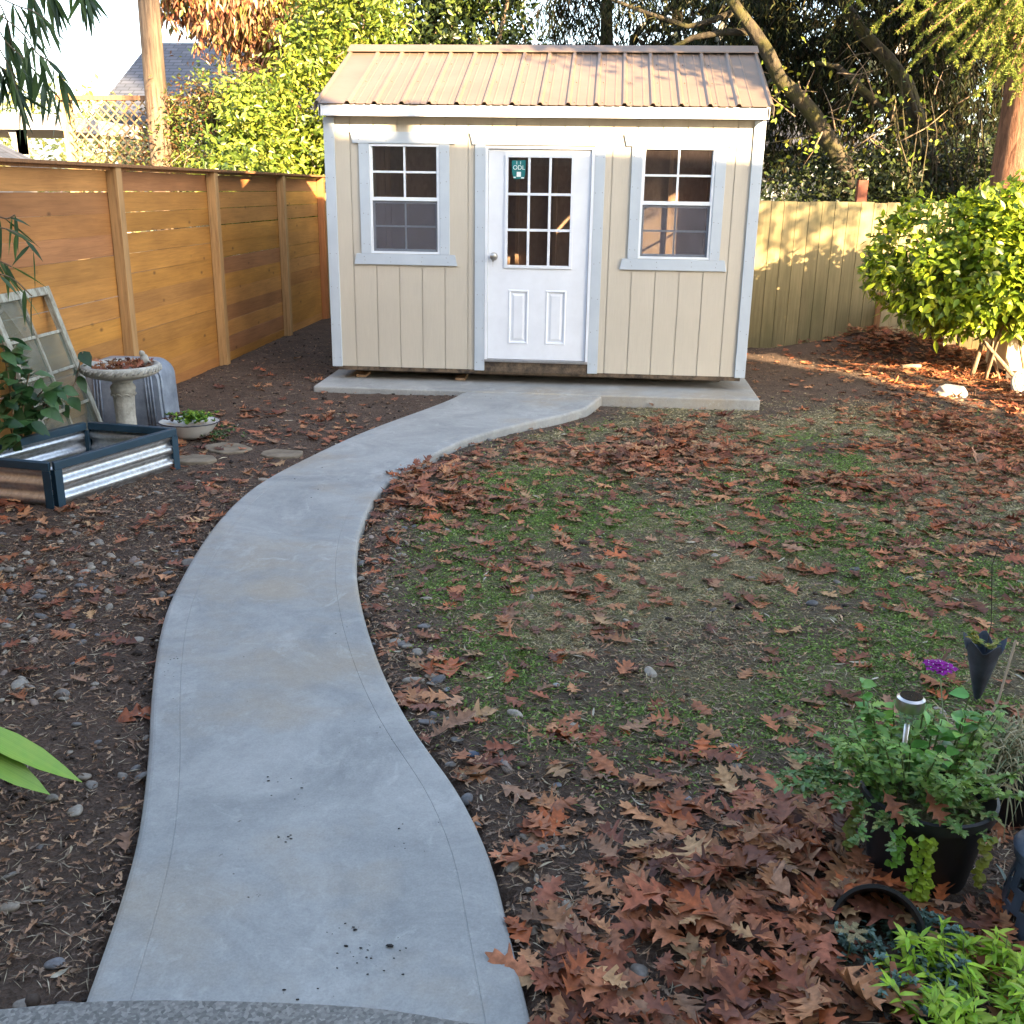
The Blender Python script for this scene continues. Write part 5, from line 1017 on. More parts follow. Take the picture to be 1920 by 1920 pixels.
foliage('distant_woods', 'dark mass of distant woods behind the conifers at the right', [(5.0, 12.5, 2.6, 2.6, .9, 2.6), (8.5, 12, 3.2, 2.6, .9, 3.2), (2.6, 12.6, 4.3, 1.6, .8, 1.6), (6, 13, 5.8, 4, .9, 1.6), (-3.2, 12.5, 3, 1.4, .8, 1.8), (11.5, 11.5, 3.5, 2, .9, 3)], 9000, .42, .5, DK, 500, .3, M['leaf'], SIMPLE3, loc=(5, 12.5, 0), cat='woods')['kind'] = 'stuff'
# leaning mossy tree
def limb(pts, y, r, k=12, yj=.2):
    return [PY(px, py, y+yj*i/max(1, len(pts)-1)) for i, (px, py) in enumerate(pts)]
mt = thing('leaning_tree', 'mossy tree trunk leaning left from behind the tan fence toward the shed roof', 'tree', (3.55, 5.0, 0)); l0 = np.array([3.55, 5.0, 0])
m = MB(); base = PY(1612, 372, 5.0)
main = [base+np.array([.12, 0, -1.6]), base]+limb([(1598, 335), (1570, 290), (1545, 250), (1525, 215), (1495, 180), (1462, 148), (1440, 100), (1415, 60), (1385, 20), (1350, -30)], 5.0, .1, yj=-.4)
m.tube([p-l0 for p in main], [.14, .13, .12, .11, .103, .098, .093, .088, .083, .075, .067, .06, .05], 14, jit=.05)
for pts, r, yj in (([(1462, 148), (1450, 150), (1432, 165), (1425, 200)], .05, .1), ([(1415, 60), (1360, 60), (1300, 70), (1250, 95), (1190, 110)], .05, .2), ([(1385, 20), (1330, 40), (1290, 50), (1200, 20), (1100, -20)], .045, .3), ([(1495, 180), (1440, 215), (1400, 225)], .012, .1), ([(1525, 250), (1480, 262), (1430, 270)], .012, .1)):
    q = limb(pts, 4.9, r, yj=yj); m.tube([p-l0 for p in q], list(np.linspace(r, r*.4, len(q))), 8, jit=.06)
obj('trunk', m, M['bark_moss'], mt, smooth=True)
P, cl = cloud(2600, [(2.2, 5, 4.3, .9, .5, .5), (1.2, 5.2, 4.1, .8, .4, .4), (3.2, 5, 4.0, .6, .4, .4)], 120, .14); nl = len(P)
v, f, c = leafset(P-l0, unit(nl)+np.array([0, 0, -.6]), unit(nl), .09*rng.uniform(.6, 1.2, nl), .014, pick([(.05, .06, .02), (.09, .08, .03), (.03, .04, .015)], nl), LANCE, .2, .2); link('crown', np_mesh('lt', v, f, c), M['needle'], mt)
mt2 = thing('mossy_tree', 'second mossy trunk right of the leaning one, with broken stubs', 'tree', (4.4, 5.3, 0)); l0 = np.array([4.4, 5.3, 0]); m = MB()
q = [PY(1765, 372, 5.3)+np.array([.05, 0, -1.5])]+limb([(1760, 370), (1745, 320), (1730, 270), (1722, 230), (1700, 160), (1665, 110), (1625, 70), (1590, 20), (1560, -30)], 5.3, .1)
m.tube([p-l0 for p in q], [.16, .15, .14, .12, .11, .09, .08, .075, .07, .06], 12, jit=.07)
for pts, r in (([(1640, 190), (1600, 150), (1570, 125), (1530, 118)], .05), ([(1640, 190), (1625, 180), (1600, 160)], .05), ([(1722, 230), (1690, 130), (1660, 105)], .05), ([(1745, 320), (1715, 250), (1640, 190)], .06)):
    q = limb(pts, 5.2, r); m.tube([p-l0 for p in q], list(np.linspace(r, r*.5, len(q))), 8, jit=.08)
obj('trunk', m, M['bark_moss'], mt2, smooth=True)
tw = MB(); t0_ = np.array([4.5, 4.8, 0])
for i in range(20):
    x = rng.uniform(1690, 1850); a_ = PY(x, 360, 4.7+rng.uniform(-.3, .3)); b_ = PY(x+rng.uniform(-60, 50), rng.uniform(80, 210), 4.7); tw.tube([a_-t0_, (a_+b_)/2+rng.normal(0, .05, 3)-t0_, b_-t0_], [.011, .008, .003], 5)
for i in range(12):
    x = rng.uniform(1600, 1760); y = rng.uniform(60, 160); a_ = PY(x, y, 4.4); b_ = PY(x-rng.uniform(20, 90), y+rng.uniform(10, 90), 4.5); tw.tube([a_-t0_, (a_+b_)/2+np.array([0, 0, .05])-t0_, b_-t0_], [.007, .005, .002], 4)
tag(obj('bare_twigs', tw, M['bark_moss'], loc=tuple(t0_)), 'thicket of thin bare upright stems between the mossy trunk and the reddish trunk', 'shrub')
# distant grey-blue house glimpsed behind the leaning trunk
bh = thing('distant_house', 'grey-blue house wall glimpsed through the dark branches right of the shed', 'house', (3.4, 12, 0))
m = MB(); m.box(-1.3, 2.4, 0, 4, 0, 2.55); obj('wall', m, simple('blue_grey_siding', (.3, .34, .38), .7), bh); m = MB(); m.prism([(-1.6, 2.55), (2.7, 2.55), (.5, 3.7)], -.3, 4.2); obj('roof', m, M['shingle'], bh)
m = MB(); m.box(-.7, .1, -.02, -.001, 1.2, 2.1); m.box(.7, 1.5, -.02, -.001, 1.2, 2.1); obj('window', m, simple('dark_glass', (.04, .05, .06), .1), bh)
# ------------------------------------------------------------------ spruce at the right
SPX, SPY = 5.38, 4.0
sp = thing('spruce_tree', 'large spruce with reddish bark and drooping sunlit boughs in the upper right corner', 'tree', (SPX, SPY, 0)); m = MB()
m.tube([(-.05, 0, 0), (0, 0, 1.5), (0, 0, 3), (0, 0, 5), (0, 0, 9), (0, 0, 12)], [.36, .31, .29, .27, .18, .05], 26, jit=.02); l0 = np.array([SPX, SPY, 0])
sets = []; P_, _c = cloud(9500, [(4.7, 4.05, 4.85, 2.4, .6, .7), (2.2, 4.6, 4.95, 1.4, .5, .6), (6.8, 3.6, 5.0, 1.2, .8, .7)], 300, .18); sets.append(leafset(P_-l0, unit(len(P_))+np.array([0, 0, -.6]), unit(len(P_)), rng.uniform(.12, .24, len(P_)), .045, pick([(.05, .08, .02), (.09, .12, .03)], len(P_)), LANCE, .2, .3))  # leaf cloud added above the view to shade the trees behind
cols = [(.14, .19, .03), (.21, .26, .045), (.09, .14, .03), (.27, .30, .07)]
def needles(pts, per, L, W, cols):
    pts = np.array(pts); P = []; D_ = []
    seg = pts[1:]-pts[:-1]; n = per; t = rng.uniform(0, len(seg)-1e-6, n); i = t.astype(int); P = pts[i]+seg[i]*(t-i)[:, None]; dr = seg[i]/np.linalg.norm(seg[i], axis=1, keepdims=True)
    D_ = unit(n)+dr*.75; return leafset(P, D_, unit(n), L*rng.uniform(.7, 1.1, n), W, pick(cols, n, jit=.12), ((0, 0, 1), (1, 1, .3)), 0, .05)
tips = [(1725, 105, 3.0), (1775, 75, 2.8), (1680, 60, 3.2), (1850, 165, 2.9), (1905, 110, 2.7), (1760, 30, 3.0), (1650, 40, 3.4), (1820, 120, 3.1), (1880, 60, 2.6), (1700, 0, 2.9), (1830, 30, 2.8), (1910, 180, 3.0), (1600, 0, 3.2), (1935, 30, 2.6), (1860, 100, 2.7), (1800, 60, 3.0), (1890, 140, 2.5), (1840, 70, 2.5), (1925, 70, 2.4), (1780, 110, 2.7), (1740, 60, 2.6), (1900, 20, 2.3)]
for (px, py, yy) in tips:
    tip = PY(px, py, yy); st_ = np.array([SPX, SPY-.2, tip[2]+rng.uniform(.5, .9)]); main = [st_+(tip-st_)*t+np.array([0, 0, .25*math.sin(t*math.pi)]) for t in np.linspace(0, 1, 9)]
    m.tube([p-l0 for p in main], list(np.linspace(.03, .005, 9)), 6); sets.append(needles([p-l0 for p in main[1:]], 700, .040, .0075, cols))
    for i in range(26):
        t = rng.uniform(.25, 1); k = min(int(t*8), 7); p = main[k]+(main[k+1]-main[k])*(t*8-k); a = rng.uniform(0, 6.28); Ld = rng.uniform(.12, .28)
        sub = [p+np.array([math.cos(a)*.45*s, math.sin(a)*.45*s, -.35*s*s-.1*s])*Ld*1.5 for s in np.linspace(0, 1, 5)]; m.tube([q_-l0 for q_ in sub], .004, 4, cap=False); sets.append(needles([q_-l0 for q_ in sub], 190, .034, .0075, cols))
for i in range(330):   # upper crown, above the picture
    z = rng.uniform(5.6, 9.8); r = 2.8*(1-(z-4.0)/9)*rng.uniform(.6, 1.05); a = rng.uniform(0, 6.28); e = np.array([r*math.cos(a), r*math.sin(a), z-.35*r]); c0 = np.array([0, 0, z+.1]); pts = [c0+(e-c0)*t for t in np.linspace(0, 1, 5)]
    if i % 3 == 0: m.tube(pts, [.03, .022, .015, .01, .004], 5)
    n = 90; t = rng.uniform(.25, 1, n); P = c0+(e-c0)*t[:, None]+rng.normal(0, .12, (n, 3)); sets.append(leafset(P, unit(n)*.6+(e-c0)/np.linalg.norm(e-c0)+np.array([0, 0, -.6]), unit(n), rng.uniform(.15, .3, n), .05, pick(cols, n), LANCE, .2, .3))
obj('trunk', m, M['bark_red'], sp, smooth=True)
v, f, c = join([(v_, f_, c_) for v_, f_, c_ in sets if True]); link('crown', np_mesh('spruce', v, f, c), M['needle'], sp)
# oak at the right of the yard, source of the leaves and of the branch shadows on the roof
foliage('oak_tree', 'oak with browning leaves at the right side of the yard, beyond the picture', [(6.0, -4.6, 6.35, 1.6, 1.8, .95), (7.4, -4.2, 6.6, 1.3, 1.5, 1.0), (4.75, -3.5, 5.2, .8, .8, .45), (6.9, -5.6, 6.1, 1.1, 1.1, .7), (8.0, -3.9, 4.68, .95, .7, .36), (8.9, -4.1, 5.0, .6, .6, .35)], 9000, .13, .5, [(.22, .11, .05), (.16, .14, .04)], 210, .22, M['oak'], OVATE, trunk=[([(5.7, -5.1, 0), (5.72, -5.1, 2.5), (5.9, -5, 4.5), (6.2, -4.7, 6.3)], [.22, .19, .12, .04]), ([(5.8, -5.05, 4.2), (5.3, -4.2, 4.9), (4.9, -3.5, 5.3), (4.4, -2.9, 5.2)], [.08, .06, .03, .01]), ([(5.9, -5, 4.6), (7.0, -4.6, 5.6), (7.9, -4.0, 5.2)], [.09, .06, .02])], loc=(5.7, -5.1, 0), twigs=90, barkm=M['twig'], surf=0)

# ------------------------------------------------------------------ fallen oak leaves
ROWS = [640, 700, 750, 800, 850, 900, 950, 1000, 1100, 1200, 1300, 1400, 1500, 1600, 1700, 1800, 1930]
COV = [[0, 0, 0, 0, 0, 0, 0, 0, 0, .03, .7, .95, .95], [0, 0, 0, .02, .02, 0, 0, 0, 0, .03, .22, .95, 1], [0, 0, .05, .03, .03, 0, 0, 0, .0, .04, .12, .5, .95], [.1, .1, .3, .35, .3, 0, .1, .15, .3, .25, .5, .7, .75],
       [0, .2, .5, .5, .3, 0, .65, .7, .75, .75, .7, .7, .7], [.1, .2, .5, .4, 0, .9, .7, .65, .6, .65, .65, .6, .65], [.6, .5, .4, .6, 0, .9, .6, .45, .4, .45, .45, .4, .5], [.3, .35, .3, .3, 0, .6, .55, .5, .3, .4, .4, .35, .4],
       [.22, .18, .25, .1, 0, .25, .4, .5, .3, .35, .3, .3, .3], [.1, .18, .25, 0, 0, .35, .3, .3, .15, .2, .2, .15, .2], [.1, .12, .2, 0, .1, .35, .12, .2, .1, .15, .2, .3, .3], [.05, .1, .12, 0, 0, .25, .18, .12, .25, .4, .4, .4, .4],
       [.05, .1, 0, 0, 0, .1, .2, .1, .5, .85, .85, .5, .4], [.03, .08, 0, 0, 0, 0, .15, .55, .93, .98, .98, .6, .5], [.03, .06, .05, 0, 0, 0, .08, .5, .93, .98, .98, .85, .8], [.03, .12, .1, 0, 0, 0, .2, .75, .95, .98, .98, .8, .8], [.05, .12, .05, 0, 0, 0, .35, .85, .98, .98, .98, .7, .7]]
COV = np.array(COV)
def coverage(x, y, z):
    s = proj(np.stack([x, y, z], -1)); fx = np.clip(s[:, 0]/160, 0, 11.999); i = fx.astype(int); fx = fx-i; yy = np.clip(s[:, 1], ROWS[0], ROWS[-1]-1e-3); r = np.searchsorted(ROWS, yy, side='right')-1; R_ = np.array(ROWS); fy = (yy-R_[r])/(R_[r+1]-R_[r])
    c = (COV[r, i]*(1-fx)+COV[r, i+1]*fx)*(1-fy)+(COV[r+1, i]*(1-fx)+COV[r+1, i+1]*fx)*fy; return c, s
def blocked(x, y, pad=0.0):
    b = in_path(x, y, -.01+pad)|((np.abs(x) < 1.97+pad) & (y > -.41-pad) & (y < 2.8))|(y < -7.36)|((x-PX_)**2+(y-PY_)**2 < (.15+pad)**2)
    bc = (A+B+C_+D)/4; u = (B-A)/np.linalg.norm(B-A); v = np.array([-u[1], u[0]]); dx = x-bc[0]; dy = y-bc[1]
    b = b|((x-1.255)**2+(y+7.03)**2 < .10**2)|((x-1.33)**2+(y+7.14)**2 < .07**2)
    return b|((np.abs(dx*u[0]+dy*u[1]) < .49+pad) & (np.abs(dx*v[0]+dy*v[1]) < .33+pad))|(x < FX+.02)|((x-BX)**2+(y-BY)**2 < .14**2)|((x > 3.7) & (x < 4.16) & (y > 2.9))|((x > 4.5) & (y > 1.35) & (y < 1.95))
NC = 90000; x = rng.uniform(-3.15, 6.2, NC); y = rng.uniform(-7.36, 3.2, NC); z = height(x, y); cv_, sc = coverage(x, y, z)
cv_ = np.where(cv_ > .8, cv_, np.clip(cv_*(1+.75*fbm(x, y, 3.3, 31)), 0, .985)); dens = -np.log(1-cv_)/.0040; maxd = NC/(9.35*10.56); ok = (rng.random(NC) < dens/maxd) & ~blocked(x, y, .012) & (sc[:, 0] > -250) & (sc[:, 0] < 2750)
x, y, z, cv_, sc = x[ok], y[ok], z[ok], cv_[ok], sc[ok]; n = len(x)
pile = np.clip((cv_-.6)/.35, 0, 1); z = z+.006+rng.uniform(0, 1, n)*(.012+.045*pile)
a = rng.uniform(0, 6.28, n); D_ = np.stack([np.cos(a), np.sin(a), rng.normal(0, .12, n)+rng.normal(0, .10, n)*pile], 1); N_ = np.tile((0, 0, 1.), (n, 1))+rng.normal(0, 1, (n, 3))*(.15+.10*pile)[:, None]
L_ = rng.gamma(16, .0066, n)*np.where(y < -6, .97, .9); W_ = L_*rng.uniform(.55, .85, n)
LC = [(.37, .145, .07), (.28, .095, .05), (.42, .20, .095), (.16, .062, .04), (.31, .17, .10), (.42, .12, .042), (.46, .28, .14), (.6, .36, .07)]
lc = pick(LC, n, [.245, .2, .158, .15, .12, .08, .046, .001], .2)
fo = rng.normal(.1, .17, n); cu = rng.normal(.0, .12, n); ec = rng.normal(.03, .06, n)
fo = np.where(rng.random(n) < .05, fo+.5, fo)
vis = (sc[:, 0] > -40) & (sc[:, 0] < 1960) & (sc[:, 1] < 1960); dist = np.sqrt((x-CAM[0])**2+(y-CAM[1])**2+CAM[2]**2); hid = np.zeros(n)
order = np.argsort(np.where(vis, dist/L_*.1, 1e9)); ind = order[:300]; rest = np.setdiff1d(np.arange(n), ind)
def leaf_verts(idx):
    a_, b_ = idx[idx % 2 == 0], idx[idx % 2 == 1]
    return join([leaf_v(q_, p_) for q_, p_ in ((a_, OAK), (b_, OAK2)) if len(q_)])
def leaf_v(idx, prof_): return leafset(np.stack([x, y, z], 1)[idx], D_[idx], N_[idx], L_[idx], W_[idx], lc[idx], prof_, fo[idx], .0, cu[idx], .12, ec[idx])
v, f, c = leaf_verts(rest); v[:, 2] = np.maximum(v[:, 2], height(v[:, 0], v[:, 1])+.001)
tag(link('fallen_leaves', np_mesh('leaves', v, f, c, True), M['oak']), 'brown oak leaves littering the lawn, soil and bed', 'leaves', kind='stuff')
for i in ind:
    v, f, c = leaf_verts(np.array([i])); o_ = np.array([x[i], y[i], z[i]]); v[:, 2] = np.maximum(v[:, 2], height(v[:, 0], v[:, 1])+.001); r_, g_, b_ = lc[i]
    cn = 'yellow' if b_/r_ < .14 and g_/r_ > .5 else ('tan' if g_/r_ > .52 else ('dark brown' if r_ < .19 else ('reddish brown' if r_ < .3 else 'orange brown')))
    xm = np.interp(y[i], LE[:, 1], (LE[:, 0]+RE[:, 0])/2)
    LM = [((1.27, -7.0), 'around the tipped pot', .22), ((1.45, -6.69), 'against the large black pot', .3), ((1.4, -7.2), 'beside the chartreuse plant', .2), ((1.97, -5.62), 'near the cone vase', .4), ((.5, -7.2), 'where the path meets the patio', .35), ((1.75, -6.3), 'under the dry grass tuft', .35),
          ((.30, -6.6), 'at the right path edge opposite the leaf drift', .3), ((-.55, -7.0), 'in the lower left corner by the path', .5), ((-1.1, -6.3), 'below the strap leaves left of the path', .55), ((-2.2, -3.9), 'in front of the raised bed', .6), ((-.8, -5.6), 'among pebbles at the left path edge', .5)]
    near = [(math.hypot(x[i]-p_[0], y[i]-p_[1])/r_, t_) for p_, t_, r_ in LM]; near.sort()
    zone = near[0][1] if near[0][0] < 1 else ('on the bare soil left of the path' if x[i] < xm else ('in the deep leaf drift, path side' if cv_[i] > .6 and x[i] < .9 else ('in the deep leaf drift left of the black pot' if cv_[i] > .6 else ('on the soil close to the right path edge' if x[i]-np.interp(y[i], RE[:, 1], RE[:, 0]) < .3 else ('on the lawn, left half' if x[i] < .9 else 'on the lawn behind the drift, right half')))))
    szn = 'large' if L_[i] > .125 else ('small' if L_[i] < .09 else 'medium'); sh_ = 'folded' if abs(fo[i]) > .28 else ('curled' if abs(ec[i]) > .07 else 'flat')
    tag(link('oak_leaf', np_mesh('oak_leaf', v-o_, f, c, True), M['oak'], loc=tuple(o_)), f'{szn} {sh_} {cn} oak leaf {zone}', 'leaf', 'fallen oak leaves nearest the viewer')
# leaves in the bird bath and on the herbs
n2 = 75; a = rng.uniform(0, 6.28, n2); r = .19*rng.random(n2)**.5; P = np.stack([BX+r*np.cos(a), BY+r*np.sin(a), .0-.01+.615+rng.uniform(0, .035, n2)], 1); a = rng.uniform(0, 6.28, n2)
v, f, c = leafset(P, np.stack([np.cos(a), np.sin(a), rng.normal(0, .3, n2)], 1), unit(n2, 1.2), rng.uniform(.06, .1, n2), .05, pick(LC[:5], n2), OAK, .3, 0, .1, .15)
tag(link('bath_leaf_litter', np_mesh('bl', v, f, c, True), M['oak']), 'brown leaves filling the bowl of the bird bath', 'leaves', kind='stuff')
for (px, py, zz, d, lb) in ((1655, 1480, .37, (.3, -.6, -.4), 'rust brown oak leaf caught on the left of the herbs'), (1735, 1480, .38, (.35, -.8, -.6), 'orange oak leaf caught upright at the front of the herbs'), (1790, 1330, .43, (.8, -.3, -.5), 'narrow folded brown leaf lying across the mint behind the solar light')):
    q = G(px, py, zz); v, f, c = leafset(np.array([q]), np.array([d]), np.array([(0, -.8, .8)]), .10, .06, np.array([(.32, .12, .06)]), OAK, .3, 0, .1, .05)
    tag(link('oak_leaf', np_mesh('oak_leaf', v-q, f, c, True), M['oak'], loc=tuple(q)), lb, 'leaf', 'leaves caught in the herb pot')

# ------------------------------------------------------------------ river pebbles
def ico(sub):
    bm = bmesh.new(); bmesh.ops.create_icosphere(bm, subdivisions=sub, radius=1); bm.verts.ensure_lookup_table(); V = np.array([v.co[:] for v in bm.verts]); Fq = np.array([[v.index for v in f.verts] for f in bm.faces]); bm.free(); return V, Fq
NC = 9000; x = rng.uniform(-3.1, 2.4, NC); y = rng.uniform(-7.36, -1.0, NC); xl_ = np.interp(y, LE[:, 1], LE[:, 0]); xr_ = np.interp(y, RE[:, 1], RE[:, 0]); left = x < xl_
dl = np.exp(-((y+5.35)/.75)**2)*np.clip(.5+fbm(x, y, 2.5, 51), .05, 1)*1.0+.10*(y < -3.2)
dr = np.exp(-((x-xr_-.12)/.16)**2)*np.where(y < -3.6, .45, .05)+.02*(y < -4)
p_ = np.where(left, dl, dr); ok = (rng.random(NC) < p_) & ~blocked(x, y, .01); x, y = x[ok], y[ok]; n = len(x); z = height(x, y)
sc = proj(np.stack([x, y, z], 1)); s_ = rng.gamma(5, .0019, n)+.004; yaw = rng.uniform(0, 6.28, n); tilt = rng.normal(0, .2, (n, 2)); pcx = pick([(.20, .18, .155), (.24, .22, .185), (.15, .145, .14), (.27, .23, .18), (.12, .12, .125), (.32, .29, .24), (.22, .17, .14)], n, jit=.12); asp = rng.uniform(1.1, 1.9, n); fl_ = rng.uniform(.4, .75, n)
def pebv(i, V): 
    q = V*np.array([s_[i]*asp[i], s_[i], s_[i]*fl_[i]]); q = q*(1+.1*np.sin(V[:, :1]*3+i)+.07*np.sin(V[:, 1:2]*4+i*2)); q[:, 2] += q[:, 0]*tilt[i, 0]+q[:, 1]*tilt[i, 1]; ca, sa = math.cos(yaw[i]), math.sin(yaw[i]); return np.stack([q[:, 0]*ca-q[:, 1]*sa, q[:, 0]*sa+q[:, 1]*ca, q[:, 2]], 1)
vis = (sc[:, 0] > 0) & (sc[:, 0] < 1920) & (sc[:, 1] < 1920); dist = np.sqrt((x-CAM[0])**2+(y-CAM[1])**2); order = np.argsort(np.where(vis, dist/s_, 1e9)); ind = order[:260]; rest = order[260:]
V2, F2 = ico(3); V1, F1 = ico(2)
VV = []; FF = []; CC = []; o = 0
for i in rest: VV.append(pebv(i, V1)+np.array([x[i], y[i], z[i]+s_[i]*.15])); FF.append(F1+o); CC.append(np.tile(pcx[i], (len(V1), 1))); o += len(V1)
tag(link('pebbles', np_mesh('pebbles', np.concatenate(VV), np.concatenate(FF), np.concatenate(CC), True), M['pebble']), 'small grey river pebbles scattered over the soil', 'pebbles', kind='stuff')
for i in ind:
    cn = ('dark grey' if pcx[i].mean() < .13 else ('pale grey' if pcx[i].mean() > .21 else 'grey')); side = 'left of the path' if x[i] < np.interp(y[i], LE[:, 1], LE[:, 0])+.3 else 'right of the path'; sz = 'large' if s_[i] > .018 else 'small'
    tag(link('pebble', np_mesh('pebble', pebv(i, V2), F2, np.tile(pcx[i], (len(V2), 1)), True), M['pebble'], loc=(x[i], y[i], z[i]+s_[i]*.15)), f'{sz} {cn} {"oval" if asp[i] > 1.5 else "round"} pebble {side}, {"close to the patio" if y[i] < -6.6 else ("level with the black pot" if y[i] < -6.0 else ("well before the raised bed" if y[i] < -5.1 else "nearer the raised bed"))}', 'pebble', 'river pebbles beside the path')
def hero(px, py, L, ww, hh, ang, colr, lb):
    q = G(px, py, .06); v = V2*np.array([L/2, ww/2, hh/2]); v = v*(1+.05*np.sin(V2[:, :1]*4)); ca, sa = math.cos(ang), math.sin(ang); v = np.stack([v[:, 0]*ca-v[:, 1]*sa, v[:, 0]*sa+v[:, 1]*ca, v[:, 2]], 1); zz = float(height(q[0], q[1]))
    tag(link('pebble', np_mesh('pebble', v, F2, np.tile(colr, (len(V2), 1)), True), M['pebble'], loc=(q[0], q[1], zz+hh*.25)), lb, 'pebble', 'river pebbles beside the path')
hero(103, 1807, .047, .033, .02, .35, (.17, .17, .18), 'smooth oval grey pebble alone on dark soil in the lower left corner')
hero(885, 1418, .05, .028, .018, .3, (.06, .085, .13), 'dark blue-grey slate pebble by the right edge of the path')
hero(845, 1437, .035, .025, .018, .1, (.2, .19, .18), 'pale oval pebble touching the right path edge below the blue slate one')
hero(1043, 1286, .025, .022, .014, .1, (.4, .41, .42), 'whitish round pebble on the mossy lawn')
hero(838, 1292, .03, .018, .014, 1.2, (.22, .25, .28), 'pale blue pebble standing at the lawn edge')
hero(1045, 1478, .028, .022, .015, .2, (.2, .22, .25), 'bluish pebble on the soil above the leaf drift')
hero(1290, 1505, .022, .02, .014, .2, (.25, .27, .31), 'light blue-grey pebble beside the leaf drift')

# ------------------------------------------------------------------ soil crumbs, straw, twigs
def scatter(n, x0, x1, y0, y1, wfun):
    x = rng.uniform(x0, x1, n); y = rng.uniform(y0, y1, n); ok = (rng.random(n) < wfun(x, y)) & ~blocked(x, y, .005); return x[ok], y[ok]
V0, F0 = ico(1)
x, y = scatter(30000, -3.1, 4.2, -7.36, 3.0, lambda x, y: (1-gmask(x, y))*np.where(y < -4.5, .9, .35)*np.where(x > 1.9, .5, 1)); z = height(x, y); n = len(x); s = rng.gamma(1.8, .0022, n)+.001
V = (V0[None]*(1+rng.normal(0, .2, (n, len(V0), 1))))*(s[:, None, None]*np.array([1.2, 1, .8]))+np.stack([x, y, z+s*.3], 1)[:, None]; Fq = (F0[None]+(np.arange(n)*len(V0))[:, None, None]).reshape(-1, 3); C = np.repeat(pick([(.045, .032, .025), (.07, .05, .038), (.03, .022, .018), (.12, .09, .07)], n), len(V0), 0)
tag(link('soil_crumbs', np_mesh('crumbs', V.reshape(-1, 3), Fq, C), M['debris']), 'dark crumbs of soil', 'soil', kind='stuff')
x, y = scatter(42000, -3.1, 5, -7.36, .6, lambda x, y: np.where(y < -3, .75, .3)); z = height(x, y)+.004+rng.uniform(0, .006, len(x)); n = len(x); a = rng.uniform(0, 6.28, n)
for n_x, bx_ in ((12000, (-2.3, -.3, -7.3, -3.4)), (9000, (-.6, 1.9, -7.3, -5.0))):
    xx, yy = scatter(n_x, *bx_, lambda x, y: np.clip(.7+.7*fbm(x, y, 4, 94), .1, 1)); x = np.r_[x, xx]; y = np.r_[y, yy]
z = height(x, y)+.005+rng.uniform(0, .007, len(x)); n = len(x); a = rng.uniform(0, 6.28, n)
st_ = leafset(np.stack([x, y, z], 1), np.stack([np.cos(a), np.sin(a), rng.normal(0, .08, n)], 1), unit(n, 1.5), rng.gamma(3, .010, n)+.010, rng.uniform(.0014, .0034, n), pick([(.34, .27, .18), (.24, .17, .11), (.42, .36, .26), (.13, .09, .06)], n), SIMPLE3, .1, 0, 0, 0, rng.normal(0, .12, n))
x, y = scatter(1400, -3.1, 3, -7.36, -1, lambda x, y: np.where(y < -3, .45, .25)); z = height(x, y)+.008; n = len(x); a = rng.uniform(0, 6.28, n)
bl_ = leafset(np.stack([x, y, z], 1), np.stack([np.cos(a), np.sin(a), rng.normal(0, .1, n)], 1), unit(n, 1.5), rng.uniform(.03, .075, n), rng.uniform(.006, .012, n), pick([(.45, .38, .26), (.36, .34, .22), (.3, .22, .14), (.5, .46, .36)], n), LANCE, .3, 0, 0, 0, rng.normal(0, .1, n))
x, y = scatter(52000, -3.1, 5, -7.36, 3.0, lambda x, y: np.where(y < -3.4, .8, .3)*(1-.75*gmask(x, y))*np.clip(.6+fbm(x, y, 3, 91), .1, 1)); z = height(x, y)+.003+rng.uniform(0, .008, len(x)); n = len(x); a = rng.uniform(0, 6.28, n)
for n_x, bx_ in ((12000, (-2.3, -.3, -7.3, -3.4)), (9000, (-.6, 1.9, -7.3, -5.0))):
    xx, yy = scatter(n_x, *bx_, lambda x, y: (1-.8*gmask(x, y))*np.clip(.75+.6*fbm(x, y, 5, 93), .15, 1)); x = np.r_[x, xx]; y = np.r_[y, yy]
z = height(x, y)+.004+rng.uniform(0, .008, len(x)); n = len(x); a = rng.uniform(0, 6.28, n)
v, f, c = leafset(np.stack([x, y, z], 1), np.stack([np.cos(a), np.sin(a), rng.normal(0, .18, n)], 1), unit(n, 2.2), rng.gamma(3, .006, n)+.008, rng.uniform(.004, .013, n), pick([(.26, .15, .09), (.38, .22, .13), (.16, .10, .07), (.46, .30, .18), (.3, .22, .16)], n), SMALLP, .3, 0, .1, .3, rng.normal(0, .15, n))
tag(link('leaf_fragments', np_mesh('frag', v, f, c), M['oak']), 'small broken bits of brown leaves on the soil', 'leaves', kind='stuff')
v, f, c = st_; tag(link('dry_straw', np_mesh('straw', v, f, c), M['debris']), 'dry straw and needle litter on the ground', 'litter', kind='stuff')
v, f, c = bl_; tag(link('dry_bamboo_leaves', np_mesh('dbl', v, f, c), M['debris']), 'small pale dry narrow leaves on the ground', 'litter', kind='stuff')
